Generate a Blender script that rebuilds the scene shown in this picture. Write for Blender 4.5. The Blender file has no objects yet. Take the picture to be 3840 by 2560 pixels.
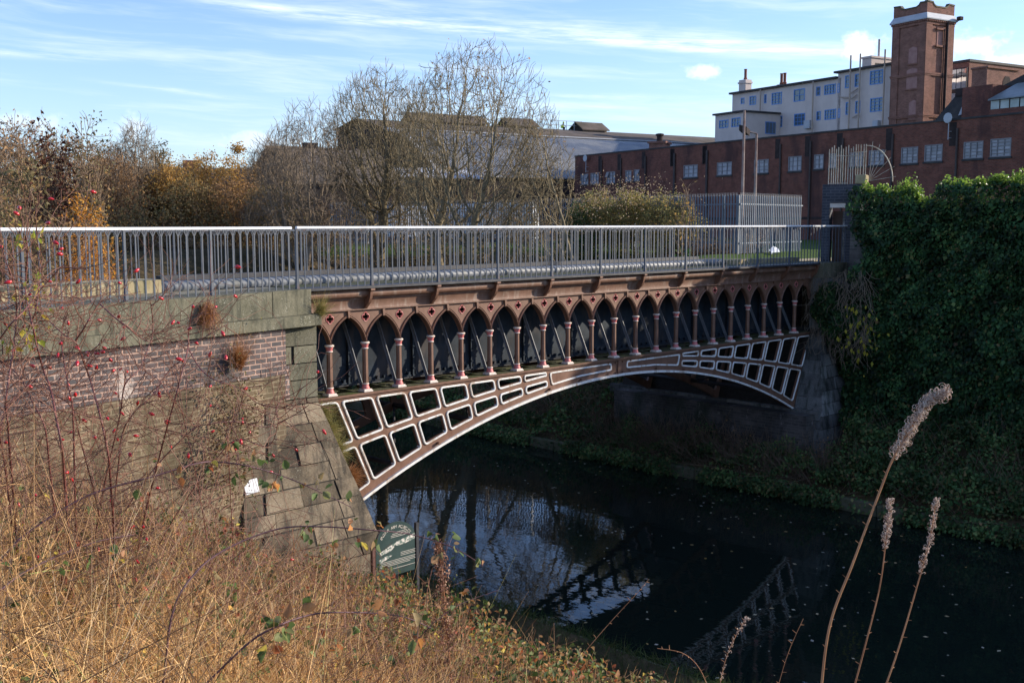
import bpy, bmesh, math, random
import numpy as np
from mathutils import Vector, Matrix
from mathutils.geometry import tessellate_polygon
R = random.Random(7)
NR = np.random.default_rng(11)
scn = bpy.context.scene
COL = scn.collection
PI = math.pi
# ------------------------------------------------------------------ camera
CAM = np.array([-10.848, -15.59, 7.246]); YAW = .7787; PIT = .1099; FOC = 4001.0
_cy, _sy, _cp, _sp = math.cos(YAW), math.sin(YAW), math.cos(PIT), math.sin(PIT)
FWD = np.array([_sy * _cp, _cy * _cp, -_sp]); RGT = np.array([_cy, -_sy, 0]); UPV = np.array([_sy * _sp, _cy * _sp, _cp])
cd = bpy.data.cameras.new('camera'); cam = bpy.data.objects.new('camera', cd); COL.objects.link(cam)
cd.sensor_width = 36; cd.lens = FOC * 36 / 3840; cd.clip_start = .05; cd.clip_end = 4000
M = Matrix.Identity(4)
for r_ in range(3):
    M[r_][0] = RGT[r_]; M[r_][1] = UPV[r_]; M[r_][2] = -FWD[r_]; M[r_][3] = CAM[r_]
cam.matrix_world = M; scn.camera = cam
K = 1.63265
def ray(px, py): return FWD + RGT * (px * K - 1920) / FOC + UPV * (1280 - py * K) / FOC
def at(px, py, t): return Vector(CAM + ray(px, py) * t)
def ony(px, py, Y):
    d = ray(px, py); return Vector(CAM + d * ((Y - CAM[1]) / d[1]))
def onz(px, py, Z):
    d = ray(px, py); return Vector(CAM + d * ((Z - CAM[2]) / d[2]))
class Facade:
    """vertical plane through a point with a horizontal direction; pixel -> (s, z) on it"""
    def __init__(s, p, az):
        s.o = np.array(p, float); a = math.radians(az)
        s.e = np.array([-math.sin(a), -math.cos(a), 0]); s.n = np.array([-math.cos(a), math.sin(a), 0])
        s.rz = math.atan2(s.e[1], s.e[0])
    def sz(s, px, py):
        d = ray(px, py); t = np.dot(s.n, s.o - CAM) / np.dot(s.n, d); p = CAM + d * t
        return float(np.dot(p - s.o, s.e)), float(p[2])
# ------------------------------------------------------------------ node maths
class V:
    def __init__(s, nt, sock): s.nt = nt; s.s = sock
    def _m(s, op, *a):
        n = s.nt.nodes.new('ShaderNodeMath'); n.operation = op
        for i, x in enumerate((s,) + a):
            if isinstance(x, V): s.nt.links.new(x.s, n.inputs[i])
            else: n.inputs[i].default_value = x
        return V(s.nt, n.outputs[0])
    def __add__(s, o): return s._m('ADD', o)
    def __sub__(s, o): return s._m('SUBTRACT', o)
    def __mul__(s, o): return s._m('MULTIPLY', o)
    def __truediv__(s, o): return s._m('DIVIDE', o)
    def mx(s, o): return s._m('MAXIMUM', o)
    def mn(s, o): return s._m('MINIMUM', o)
    def exp(s): return s._m('EXPONENT')
    def clamp(s, a=0., b=1.): return s.mx(a).mn(b)
    def sm(s, a, b):
        n = s.nt.nodes.new('ShaderNodeMapRange'); n.interpolation_type = 'SMOOTHSTEP'
        s.nt.links.new(s.s, n.inputs[0]); n.inputs[1].default_value = a; n.inputs[2].default_value = b
        return V(s.nt, n.outputs[0])
def newmat(name):
    m = bpy.data.materials.new(name); m.use_nodes = True; nt = m.node_tree
    for n in list(nt.nodes): nt.nodes.remove(n)
    out = nt.nodes.new('ShaderNodeOutputMaterial')
    return m, nt, out
def node(nt, t, **kw):
    n = nt.nodes.new(t)
    for k, v in kw.items():
        if k in ('operation', 'blend_type', 'data_type', 'noise_dimensions', 'feature', 'offset', 'offset_frequency', 'squash', 'squash_frequency', 'wave_type', 'bands_direction', 'noise_type'): setattr(n, k, v)
        else: n.inputs[k].default_value = v
    return n
def link(nt, a, b): nt.links.new(a.s if isinstance(a, V) else a, b)
def noise(nt, vec, scale, detail=4, rough=.55, dist=0):
    n = node(nt, 'ShaderNodeTexNoise', Scale=scale, Detail=detail, Roughness=rough, Distortion=dist)
    if vec is not None: link(nt, vec, n.inputs['Vector'])
    return V(nt, n.outputs['Fac'])
def mapping(nt, vec, sc=(1, 1, 1), rot=(0, 0, 0), loc=(0, 0, 0)):
    n = nt.nodes.new('ShaderNodeMapping'); link(nt, vec, n.inputs[0])
    n.inputs['Scale'].default_value = sc; n.inputs['Rotation'].default_value = rot; n.inputs['Location'].default_value = loc
    return n.outputs[0]
def mix(nt, f, a, b, mode='MIX'):
    n = nt.nodes.new('ShaderNodeMix'); n.data_type = 'RGBA'; n.blend_type = mode
    for x, i in ((f, 0), (a, 6), (b, 7)):
        if isinstance(x, V): link(nt, x, n.inputs[i])
        elif hasattr(x, 'is_linked'): link(nt, x, n.inputs[i])
        elif i == 0: n.inputs[0].default_value = x
        else: n.inputs[i].default_value = (*x, 1)
    return n.outputs[2]
def ramp(nt, f, stops, interp='LINEAR'):
    n = nt.nodes.new('ShaderNodeValToRGB'); link(nt, f, n.inputs[0]); cr = n.color_ramp; cr.interpolation = interp
    while len(cr.elements) < len(stops): cr.elements.new(.5)
    for e, (p, c) in zip(cr.elements, stops): e.position = p; e.color = (*c, 1)
    return n.outputs[0]
def objco(nt): return nt.nodes.new('ShaderNodeTexCoord').outputs['Object']
def sep(nt, v):
    n = nt.nodes.new('ShaderNodeSeparateXYZ'); link(nt, v, n.inputs[0]); return [V(nt, o) for o in n.outputs]
def comb(nt, *a):
    n = nt.nodes.new('ShaderNodeCombineXYZ')
    for i, x in enumerate(a):
        if isinstance(x, V): link(nt, x, n.inputs[i])
        else: n.inputs[i].default_value = x
    return n.outputs[0]
def bump(nt, h, strength, dist=.01):
    n = nt.nodes.new('ShaderNodeBump'); n.inputs['Strength'].default_value = strength; n.inputs['Distance'].default_value = dist
    link(nt, h, n.inputs['Height']); return n.outputs[0]
def bsdf(nt, out, col, rough=.7, metal=0., normal=None, spec=.5, coat=0.):
    b = nt.nodes.new('ShaderNodeBsdfPrincipled')
    for x, k in ((col, 'Base Color'), (rough, 'Roughness'), (metal, 'Metallic'), (normal, 'Normal'), (spec, 'Specular IOR Level')):
        if x is None: continue
        if isinstance(x, V) or hasattr(x, 'is_linked'): link(nt, x, b.inputs[k])
        elif k == 'Base Color': b.inputs[k].default_value = (*x, 1)
        else: b.inputs[k].default_value = x
    link(nt, b.outputs[0], out.inputs[0]); return b
def island(nt): return V(nt, nt.nodes.new('ShaderNodeNewGeometry').outputs['Random Per Island'])
def objrand(nt): return V(nt, nt.nodes.new('ShaderNodeObjectInfo').outputs['Random'])
def surf(name, c1, c2, scale=6., rough=.75, b=.3, spec=.4, dirt=None, dscale=1.5, streak=0., metal=0., rnd=0., lo=.35, hi=.65):
    """painted / weathered surface: two tones, optional dirt patches and vertical streaks"""
    m, nt, out = newmat(name); co = objco(nt)
    n1 = noise(nt, co, scale, 6, .6); col = ramp(nt, n1, [(lo, c1), (hi, c2)])
    if dirt:
        d = noise(nt, mapping(nt, co, (1, 1, .25 if streak else 1)), dscale, 5, .65)
        col = mix(nt, d.sm(.5, .68) * (streak or .8), col, dirt)
    if rnd:
        i = island(nt); g = comb(nt, i, i, i)
        col = mix(nt, 1., col, ramp(nt, i, [(0, (1 - rnd,) * 3), (1, (1 + rnd * .35,) * 3)]), 'MULTIPLY')
    bsdf(nt, out, col, rough, metal, bump(nt, noise(nt, co, scale * 4, 4, .7), b, .01) if b else None, spec); return m
def brickmat(name, c1, c2, mortar, bw=.225, bh=.075, ms=.01, rough=.85, dark=None, dsc=.6, extra=None, var=.5, white=None):
    m, nt, out = newmat(name); tc = nt.nodes.new('ShaderNodeTexCoord')
    x, y, z = sep(nt, tc.outputs['Object']); nx, ny, nz = sep(nt, tc.outputs['Normal'])
    k = nx._m('ABSOLUTE')._m('GREATER_THAN', .7); u = y * k + x * (k * -1. + 1.)
    uv = comb(nt, u, z, 0.)
    br = nt.nodes.new('ShaderNodeTexBrick'); link(nt, uv, br.inputs['Vector'])
    br.inputs['Color1'].default_value = (*c1, 1); br.inputs['Color2'].default_value = (*c2, 1); br.inputs['Mortar'].default_value = (*mortar, 1)
    br.inputs['Scale'].default_value = 1; br.inputs['Mortar Size'].default_value = ms; br.inputs['Mortar Smooth'].default_value = .2
    br.inputs['Brick Width'].default_value = bw; br.inputs['Row Height'].default_value = bh; br.inputs['Bias'].default_value = -.1
    col = br.outputs[0]
    n2 = noise(nt, tc.outputs['Object'], 1.3, 5, .6)
    col = mix(nt, 1., col, ramp(nt, n2, [(.3, (1 - var,) * 3), (.7, (1 + var * .5,) * 3)]), 'MULTIPLY')
    if dark: col = mix(nt, noise(nt, mapping(nt, tc.outputs['Object'], (1, 1, .4)), dsc, 5, .65).sm(.5, .66) * .85, col, dark)
    if white: col = mix(nt, noise(nt, mapping(nt, tc.outputs['Object'], (1, 1, .6), loc=(3, 1, 2)), 2.2, 6, .7).sm(.58, .7) * .8, col, white)
    h = V(nt, br.outputs[1]) * -1.
    bsdf(nt, out, col, rough, 0, bump(nt, h + noise(nt, tc.outputs['Object'], 40, 3) * .5, .6, .008), .3); return m
def leafmat(name, stops, trans=.35, rough=.6, spec=.3, clump=0., csc=1.2):
    m, nt, out = newmat(name); i = island(nt)
    col = ramp(nt, i, stops)
    if clump:
        n = noise(nt, objco(nt), csc, 3, .5); col = mix(nt, 1., col, ramp(nt, n, [(.35, (1 - clump,) * 3), (.65, (1 + clump,) * 3)]), 'MULTIPLY')
    b = nt.nodes.new('ShaderNodeBsdfPrincipled'); link(nt, col, b.inputs['Base Color']); b.inputs['Roughness'].default_value = rough
    b.inputs['Specular IOR Level'].default_value = spec
    t = nt.nodes.new('ShaderNodeBsdfTranslucent'); link(nt, col, t.inputs[0])
    mx = nt.nodes.new('ShaderNodeMixShader'); mx.inputs[0].default_value = trans
    link(nt, b.outputs[0], mx.inputs[1]); link(nt, t.outputs[0], mx.inputs[2]); link(nt, mx.outputs[0], out.inputs[0]); return m
# ------------------------------------------------------------------ objects
def tag(o, label=None, cat=None, group=None, kind=None):
    if label: o['label'] = label
    if cat: o['category'] = cat
    if group: o['group'] = group
    if kind: o['kind'] = kind
    return o
def empty(name, loc=(0, 0, 0), rz=0., **k):
    o = bpy.data.objects.new(name, None); COL.objects.link(o); o.location = loc; o.rotation_euler = (0, 0, rz); o.empty_display_size = .2
    return tag(o, **k)
def inst(src, parent=None, loc=None, name=None):
    """copy of one object (its mesh shared), or of a part with its sub-parts"""
    c = src.copy(); COL.objects.link(c)
    if name: c.name = name
    c.parent = parent
    if loc is not None: c.location = loc
    for ch in list(src.children): inst(ch, c, ch.location.copy())
    return c
class MB:
    def __init__(s): s.v = []; s.f = []; s.mi = []; s.cur = 0
    def add(s, vs, fs):
        b = len(s.v); s.v += [tuple(map(float, v)) for v in vs]
        for f in fs: s.f.append([b + i for i in f]); s.mi.append(s.cur)
        return s
    def box(s, x0, x1, y0, y1, z0, z1, c=0.):
        if c:  # chamfered box
            vs = []
            for z, e in ((z0, c), (z0 + c, 0), (z1 - c, 0), (z1, c)):
                for (x, y) in ((x0 + c, y0), (x1 - c, y0), (x1, y0 + c), (x1, y1 - c), (x1 - c, y1), (x0 + c, y1), (x0, y1 - c), (x0, y0 + c)):
                    vs.append((min(max(x, x0 + e), x1 - e), min(max(y, y0 + e), y1 - e), z))
            fs = [[7, 6, 5, 4, 3, 2, 1, 0], [24 + i for i in range(8)]]
            for l in range(3):
                for i in range(8): j = (i + 1) % 8; fs.append([l * 8 + i, l * 8 + j, l * 8 + 8 + j, l * 8 + 8 + i])
            return s.add(vs, fs)
        return s.hexa([(x0, y0, z0), (x1, y0, z0), (x1, y1, z0), (x0, y1, z0), (x0, y0, z1), (x1, y0, z1), (x1, y1, z1), (x0, y1, z1)])
    def hexa(s, v): return s.add(v, [[3, 2, 1, 0], [4, 5, 6, 7], [0, 1, 5, 4], [1, 2, 6, 5], [2, 3, 7, 6], [3, 0, 4, 7]])
    def rings(s, rings, cap=True, close=False):
        n = len(rings[0]); vs = [p for r in rings for p in r]; fs = []
        m = len(rings)
        for a in range(m if close else m - 1):
            b = (a + 1) % m
            for i in range(n): j = (i + 1) % n; fs.append([a * n + i, a * n + j, b * n + j, b * n + i])
        if cap and not close: fs.append(list(range(n))[::-1]); fs.append([(m - 1) * n + i for i in range(n)])
        return s.add(vs, fs)
    def lathe(s, prof, c=(0, 0, 0), n=12, rot=0.):
        return s.rings([[(c[0] + r * math.cos(2 * PI * i / n + rot), c[1] + r * math.sin(2 * PI * i / n + rot), c[2] + z) for i in range(n)] for r, z in prof])
    def tube(s, path, rad, n=6, close=False):
        P = [Vector(p) for p in path]; rs = []; m = len(P); up = None
        for i, p in enumerate(P):
            a = P[i - 1] if (i or close) else P[i]; b = P[(i + 1) % m] if (i < m - 1 or close) else P[i]
            t = (b - a).normalized() if (b - a).length > 1e-9 else Vector((0, 0, 1))
            if up is None: up = Vector((0, 0, 1)) if abs(t.z) < .9 else Vector((1, 0, 0))
            u = (up - t * up.dot(t)).normalized(); w = t.cross(u); up = u
            r = rad[i] if hasattr(rad, '__len__') else rad
            rs.append([p + (u * math.cos(2 * PI * k / n) + w * math.sin(2 * PI * k / n)) * r for k in range(n)])
        return s.rings(rs, True, close)
    def plate(s, outer, holes, a, b, axis='y'):
        """flat plate: outline with holes in (u, v), from a to b along axis"""
        loops = [outer] + list(holes)
        tri = tessellate_polygon([[Vector((u, v, 0)) for u, v in l] for l in loops]); pts = [p for l in loops for p in l]; n = len(pts)
        P3 = (lambda u, v, w: (u, w, v)) if axis == 'y' else ((lambda u, v, w: (u, v, w)) if axis == 'z' else (lambda u, v, w: (w, u, v)))
        vs = [P3(u, v, a) for u, v in pts] + [P3(u, v, b) for u, v in pts]; fs = []
        for t in tri: fs.append(list(t)); fs.append([i + n for i in reversed(t)])
        o = 0
        for l in loops:
            for i in range(len(l)): j = (i + 1) % len(l); fs.append([o + i, o + j, o + j + n, o + i + n])
            o += len(l)
        return s.add(vs, fs)
    def build(s, name, mats, parent=None, smooth=None, loc=None):
        me = bpy.data.meshes.new(name); me.from_pydata(s.v, [], s.f); mats = mats if isinstance(mats, (list, tuple)) else [mats]
        for m in mats: me.materials.append(m)
        if len(mats) > 1: me.polygons.foreach_set('material_index', s.mi)
        bm = bmesh.new(); bm.from_mesh(me); bmesh.ops.recalc_face_normals(bm, faces=bm.faces); bm.to_mesh(me); bm.free()
        if smooth: me.shade_smooth(); me.set_sharp_from_angle(angle=math.radians(smooth))
        o = bpy.data.objects.new(name, me); COL.objects.link(o)
        if parent: o.parent = parent
        if loc is not None: o.location = loc
        return o
def np_mesh(name, verts, k, mat, parent=None, smooth=False):
    """verts: (N*k, 3), every k verts one face"""
    verts = np.ascontiguousarray(verts, dtype=np.float32).reshape(-1, 3); n = len(verts)
    me = bpy.data.meshes.new(name); me.vertices.add(n); me.vertices.foreach_set('co', verts.ravel())
    me.loops.add(n); me.loops.foreach_set('vertex_index', np.arange(n, dtype=np.int32))
    me.polygons.add(n // k); me.polygons.foreach_set('loop_start', np.arange(0, n, k, dtype=np.int32))
    me.update(calc_edges=True); me.materials.append(mat)
    o = bpy.data.objects.new(name, me); COL.objects.link(o)
    if parent: o.parent = parent
    return o
def idx_mesh(name, verts, faces, mat, parent=None, smooth=False):
    verts = np.ascontiguousarray(verts, dtype=np.float32).reshape(-1, 3); faces = np.ascontiguousarray(faces, dtype=np.int32); k = faces.shape[1]
    me = bpy.data.meshes.new(name); me.vertices.add(len(verts)); me.vertices.foreach_set('co', verts.ravel())
    me.loops.add(faces.size); me.loops.foreach_set('vertex_index', faces.ravel())
    me.polygons.add(len(faces)); me.polygons.foreach_set('loop_start', np.arange(0, faces.size, k, dtype=np.int32))
    if smooth: me.polygons.foreach_set('use_smooth', np.ones(len(faces), dtype=bool))
    me.update(calc_edges=True); me.materials.append(mat)
    o = bpy.data.objects.new(name, me); COL.objects.link(o)
    if parent: o.parent = parent
    return o
def unit(v): return v / np.maximum(np.linalg.norm(v, axis=-1, keepdims=True), 1e-9)
def rdir(n, z=0., zs=1.):
    v = NR.normal(size=(n, 3)); v[:, 2] = v[:, 2] * zs + z; return unit(v)
def leaves(name, pts, size, mat, parent=None, d=None, nrm=None, asp=.6, fold=.25):
    """every leaf: five-cornered, folded along its rib"""
    pts = np.asarray(pts, float); n = len(pts)
    size = size * NR.uniform(.6, 1.35, n)[:, None] if np.isscalar(size) else np.asarray(size)[:, None]
    d = rdir(n, -.2) if d is None else unit(d + NR.normal(size=(n, 3)) * .35)
    r = rdir(n, .5) if nrm is None else unit(nrm + NR.normal(size=(n, 3)) * .45)
    w = unit(np.cross(d, r)); nn = np.cross(w, d)
    a = pts; b = pts + (d * .45 + w * asp * .5 + nn * fold) * size; c = pts + d * size; e = pts + (d * .45 - w * asp * .5 + nn * fold) * size
    vs = np.stack([a, b, c, e], 1).reshape(-1, 3); i = np.arange(n)[:, None] * 4
    f = np.concatenate([i + [0, 1, 2], i + [0, 2, 3]], 1).reshape(-1, 3)
    return idx_mesh(name, vs, f, mat, parent)
def fleaves(name, pts, size, mat, parent=None, d=None, nrm=None, asp=.7, fold=.2):
    """rounder near leaf: seven corners, creased along the rib and curled down at the tip"""
    pts = np.asarray(pts, float); n = len(pts); size = size * NR.uniform(.5, 1.3, n)[:, None]
    d = rdir(n, -.2) if d is None else unit(d + NR.normal(size=(n, 3)) * .4); r = rdir(n, .5) if nrm is None else unit(nrm + NR.normal(size=(n, 3)) * .5)
    w = unit(np.cross(d, r)); nn = np.cross(w, d); cu = NR.uniform(-.1, .35, n)[:, None]; fo = fold * NR.uniform(.2, 2.2, n)[:, None]
    P = lambda t, u, k: pts + (d * t + w * asp * u + nn * (fo * k - cu * t * t)) * size
    V_ = [P(0, 0, 0), P(.22, .36, .8), P(.55, .46, 1.), P(.85, .22, .5), P(1., 0, 0), P(.85, -.22, .5), P(.55, -.46, 1.), P(.22, -.36, .8), P(.5, 0, 0)]
    vs = np.stack(V_, 1).reshape(-1, 3); i = np.arange(n)[:, None] * 9; f = np.concatenate([i + [k, (k + 1) % 8, 8] for k in range(8)], 1).reshape(-1, 3); return idx_mesh(name, vs, f, mat, parent)
def stonemat(name, c1, c2, dark, rnd=.4, lich=None, rough=.92):
    m, nt, out = newmat(name); co = objco(nt); big = noise(nt, co, 2.2, 4, .6); fine = noise(nt, co, 28, 4, .7)
    col = ramp(nt, big * .55 + fine * .45, [(.36, c1), (.64, c2)]); st = noise(nt, mapping(nt, co, (7, 7, .7)), 1., 4, .6); col = mix(nt, st.sm(.47, .66) * .75, col, dark)
    p2 = noise(nt, mapping(nt, co, (1, 1, 1), loc=(5, 3, 1)), 1.1, 5, .65); col = mix(nt, p2.sm(.52, .66) * .7, col, tuple(k * .8 for k in dark))
    if lich: col = mix(nt, noise(nt, co, 55, 2, .5).sm(.6, .7) * noise(nt, co, 3, 2).sm(.4, .6), col, lich)
    i = island(nt); col = mix(nt, 1., col, ramp(nt, i, [(0, (1 - rnd,) * 3), (1, (1 + rnd * .4,) * 3)]), 'MULTIPLY')
    bsdf(nt, out, col, rough, 0, bump(nt, fine * .6 + big * .5, .9, .015), .2); return m
def blades(name, pts, d, ln, wd, mat, parent=None, bend=.5, segs=3):
    """thin tapering blades that droop"""
    n = len(pts); d = unit(d); side = unit(np.cross(d, rdir(n))); fall = rdir(n, -.3) * bend
    rows = []
    for k in range(segs + 1):
        t = k / segs; p = pts + d * (ln * t)[:, None] + fall * (ln * t * t)[:, None]; w = (wd * (1 - t * .85))[:, None] * side
        rows += [p - w, p + w]
    vs = np.stack(rows, 1).reshape(-1, 3); m = 2 * (segs + 1); i = np.arange(n)[:, None] * m
    f = np.concatenate([i + [2 * k, 2 * k + 1, 2 * k + 3, 2 * k + 2] for k in range(segs)], 1).reshape(-1, 4)
    return idx_mesh(name, vs, f, mat, parent)
def sticks(name, segs, mat, parent=None, n=4):
    """segs: list of (p0, p1, r0, r1)"""
    S = np.array([[*a, *b, r, q] for a, b, r, q in segs], float); A, B, r0, r1 = S[:, :3], S[:, 3:6], S[:, 6:7], S[:, 7:8]
    d = unit(B - A); ref = np.where(np.abs(d[:, 2:3]) < .9, [[0, 0, 1.]], [[1., 0, 0]]); u = unit(np.cross(d, ref)); w = np.cross(d, u)
    rows = []
    for P, rr in ((A - d * r0 * .3, r0), (B + d * r1 * .3, r1)):
        for k in range(n): an = 2 * PI * k / n; rows.append(P + (u * math.cos(an) + w * math.sin(an)) * rr)
    vs = np.stack(rows, 1).reshape(-1, 3); i = np.arange(len(S))[:, None] * 2 * n
    f = np.concatenate([i + [k, (k + 1) % n, n + (k + 1) % n, n + k] for k in range(n)], 1).reshape(-1, 4)
    return idx_mesh(name, vs, f, mat, parent, True)
# ------------------------------------------------------------------ materials
BROWN = surf('brown_iron_paint', (.155, .082, .052), (.21, .112, .074), 5, .5, .15, .4, dirt=(.13, .055, .03), dscale=3.2, streak=.7)
BROWN2 = surf('brown_iron_paint_worn', (.16, .086, .056), (.215, .118, .08), 8, .55, .2, .4, dirt=(.42, .36, .3), dscale=7, streak=.35)
WHITE = surf('white_iron_paint', (.72, .71, .66), (.82, .81, .77), 9, .5, .1, .4, dirt=(.42, .3, .2), dscale=7, streak=.75)
PINK = surf('pink_iron_paint', (.55, .16, .15), (.62, .2, .19), 9, .5, .05, .4)
CREAMP = surf('stone_white_paint', (.62, .53, .46), (.74, .66, .58), 20, .6, .1, .3, dirt=(.3, .16, .08), dscale=16, streak=.6)
RAILP = surf('blue_grey_rail_paint', (.055, .068, .088), (.085, .1, .125), 6, .55, .1, .35, dirt=(.13, .06, .035), dscale=9, streak=.75)
HANDR = surf('pale_paint_with_sky_sheen', (.6, .62, .64), (.74, .75, .76), 8, .35, .05, .5, dirt=(.35, .3, .26), dscale=6, streak=.3)  # pale grey; the handrail's sky reflection is put into the colour
TROUGH = surf('dark_blue_iron_plate', (.012, .018, .026), (.03, .042, .056), 3, .6, .25, .2, dirt=(.1, .075, .06), dscale=3, streak=.45)
STRUT = surf('grey_iron_strut', (.13, .14, .155), (.19, .2, .21), 7, .5, .1, .5)
TUBE = surf('worn_grey_iron_pipe', (.1, .11, .125), (.19, .2, .21), 5, .5, .15, .4, dirt=(.14, .13, .08), dscale=4, streak=.5)
MOSS = surf('mossy_iron_floor', (.05, .055, .02), (.12, .11, .07), 7, .85, .5, .2, dirt=(.07, .09, .02), dscale=3, streak=0)
DARKI = surf('black_iron', (.03, .03, .035), (.06, .06, .065), 6, .6, .2, .4)
STONE = stonemat('greenish_sandstone', (.1, .098, .066), (.195, .182, .13), (.055, .058, .043), .35, (.36, .36, .3))
STONE2 = stonemat('brown_sandstone', (.15, .118, .078), (.29, .23, .16), (.06, .052, .042), .5, (.3, .29, .22))
STONE3 = stonemat('dark_wet_stone', (.12, .125, .12), (.26, .26, .245), (.04, .05, .04), .6)
RENDERM = brickmat('mossy_rendered_brick', (.12, .09, .055), (.22, .16, .1), (.25, .2, .13), .235, .082, .012, .95, dark=(.075, .065, .035), dsc=1.7, white=(.36, .29, .2), var=.65)
MORTAR = surf('dark_joint', (.03, .028, .024), (.05, .045, .04), 9, .95, 0, .1)
BRICKB = brickmat('blue_brindle_brick', (.085, .078, .08), (.15, .115, .11), (.42, .28, .22), .235, .082, .011, .85, dark=(.06, .055, .055), dsc=.9, white=(.55, .48, .42))
BRICKD = brickmat('dark_engineering_brick', (.03, .035, .05), (.055, .058, .075), (.1, .1, .11), .235, .082, .01, .6)
BRICKW = brickmat('stained_wall_brick', (.08, .075, .07), (.14, .125, .115), (.14, .13, .12), .235, .082, .009, .9, dark=(.022, .035, .018), dsc=.9, white=(.4, .37, .36), var=.7)
def grassy(name, c1, c2, c3):
    m, nt, out = newmat(name); co = objco(nt)
    col = ramp(nt, noise(nt, co, .6, 8, .7), [(.3, c1), (.5, c2), (.7, c3)])
    bsdf(nt, out, col, .95, 0, bump(nt, noise(nt, co, 9, 5, .7), .8, .05), .1); return m
# ------------------------------------------------------------------ the iron aqueduct
S = .78; XC = 7.93; RA = 17.8
def intr(x): return 3.80 - (RA - math.sqrt(RA * RA - (x - XC) ** 2))
def mid(x):
    u = max(abs(x - XC), .0) - 2.39; return 4.01 - .0843 * u - .00972 * u * u
aq = empty('iron_aqueduct', (0, 0, 0), label='brown painted cast iron aqueduct with gothic arcade and white edged arch', cat='aqueduct')
def lean(xt, z):  # x of a radial line that starts at xt on the top flange
    return xt + (XC - xt) / RA * (4.1 - z) * 1.02
def rounded(poly, r, n=4):
    out = []; m = len(poly)
    for i in range(m):
        p, a, b = Vector(poly[i]), Vector(poly[i - 1]), Vector(poly[(i + 1) % m])
        da, db = (a - p), (b - p); q = min(r, da.length * .45, db.length * .45); p0 = p + da.normalized() * q; p1 = p + db.normalized() * q
        for k in range(n + 1):
            t = k / n; out.append(tuple(p0 * (1 - t) ** 2 + p * 2 * t * (1 - t) + p1 * t * t))
    return out
def inset(poly, d):
    m = len(poly); A = sum(poly[i][0] * poly[(i + 1) % m][1] - poly[(i + 1) % m][0] * poly[i][1] for i in range(m)); sg = 1 if A > 0 else -1; out = []
    for i in range(m):
        p = Vector(poly[i]); e1 = (p - Vector(poly[i - 1])).normalized(); e2 = (Vector(poly[(i + 1) % m]) - p).normalized()
        n1 = Vector((-e1.y, e1.x)) * sg; n2 = Vector((-e2.y, e2.x)) * sg; b = n1 + n2; b = b.normalized() if b.length > 1e-6 else n1
        out.append(tuple(p + b * (d / max(.4, b.dot(n1)))))
    return out
cells = []  # outlines of the white mouldings
def cellpts(x0, x1, top, bot, zt=None):
    """quad cell between radial lines through x0 and x1 (at z 4.1)"""
    def solve(xt, f):
        z = 4.0
        for _ in range(12): z = f(lean(xt, z))
        return lean(xt, z), z
    up = [solve(x0 + (x1 - x0) * k / 3, top) for k in range(4)]; dn = [solve(x0 + (x1 - x0) * k / 3, bot) for k in range(4)]
    return up + dn[::-1]
topf = lambda x: 4.105
for side in (0, 1):
    for i in range(8):
        xa = .195 + .771 * (i - 1); xb = xa + .69
        if side: xa, xb = 2 * XC - xb, 2 * XC - xa
        cells.append(cellpts(xa, xb, topf, mid))
        cells.append(cellpts(xa, xb, lambda x: mid(x) - .085, lambda x: intr(x) + .13 + .012 * (abs(x - XC) - 2.4)))
platesq = [[(5.61, 4.085), (6.6, 4.095), (7.65, 4.1), (7.67, 3.93), (6.6, 3.895), (5.68, 3.80)]]
platesq.append([(2 * XC - x, z) for x, z in platesq[0]])
zs = [4.17 - .1 * k for k in range(0, 21)]
def xl(z): return -.47 + .335 * (4.1 - z) if z < 4.1 else -.52
ribs = [(xl(z) - .25, z) for z in (4.16, 3.4, 2.7, intr(.15))]
outer = [(xl(4.16) - .3, 4.16)] + [(xl(z) - .25, z) for z in (3.4, 2.7)]
xs = np.linspace(.05, 2 * XC - .05, 41); outer += [(float(x), intr(float(x))) for x in xs]
outer += [(2 * XC - (xl(z) - .25), z) for z in (2.7, 3.4)] + [(2 * XC - xl(4.16) + .3, 4.16)]
holes = [rounded(inset(c, .041), .035, 3) for c in cells]
rib = MB(); rib.plate(outer, holes, -.045, .02); rib = rib.build('arch_rib', BROWN, aq)
for k, y in enumerate((2.55, 5.1)):
    r2 = inst(rib, aq, (0, y, 0))
def moulding(c, r=.085):
    o = rounded(c, r, 5); i = rounded(inset(c, .038), r * .6, 5); m = MB()
    n = len(o); prof = []
    o2 = rounded(inset(c, .008), r * .9, 5); i2 = rounded(inset(c, .031), r * .65, 5)
    rings = [[(u, -.044, v) for u, v in o], [(u, -.062, v) for u, v in o], [(u, -.07, v) for u, v in o2], [(u, -.07, v) for u, v in i2], [(u, -.06, v) for u, v in i], [(u, .018, v) for u, v in i]]
    return m.rings(rings, False)
for c in cells: moulding(c).build('cell_moulding', WHITE, aq, 40)
for c in platesq:
    o = rounded(c, .07, 5); m = MB()
    m.rings([[(u, y, v) for u, v in rounded(inset(c, d), .06, 5)] for d, y in ((0, -.044), (0, -.065), (.032, -.065), (.035, -.047))], False)
    m.build('panel_moulding', WHITE, aq, 40)
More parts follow.
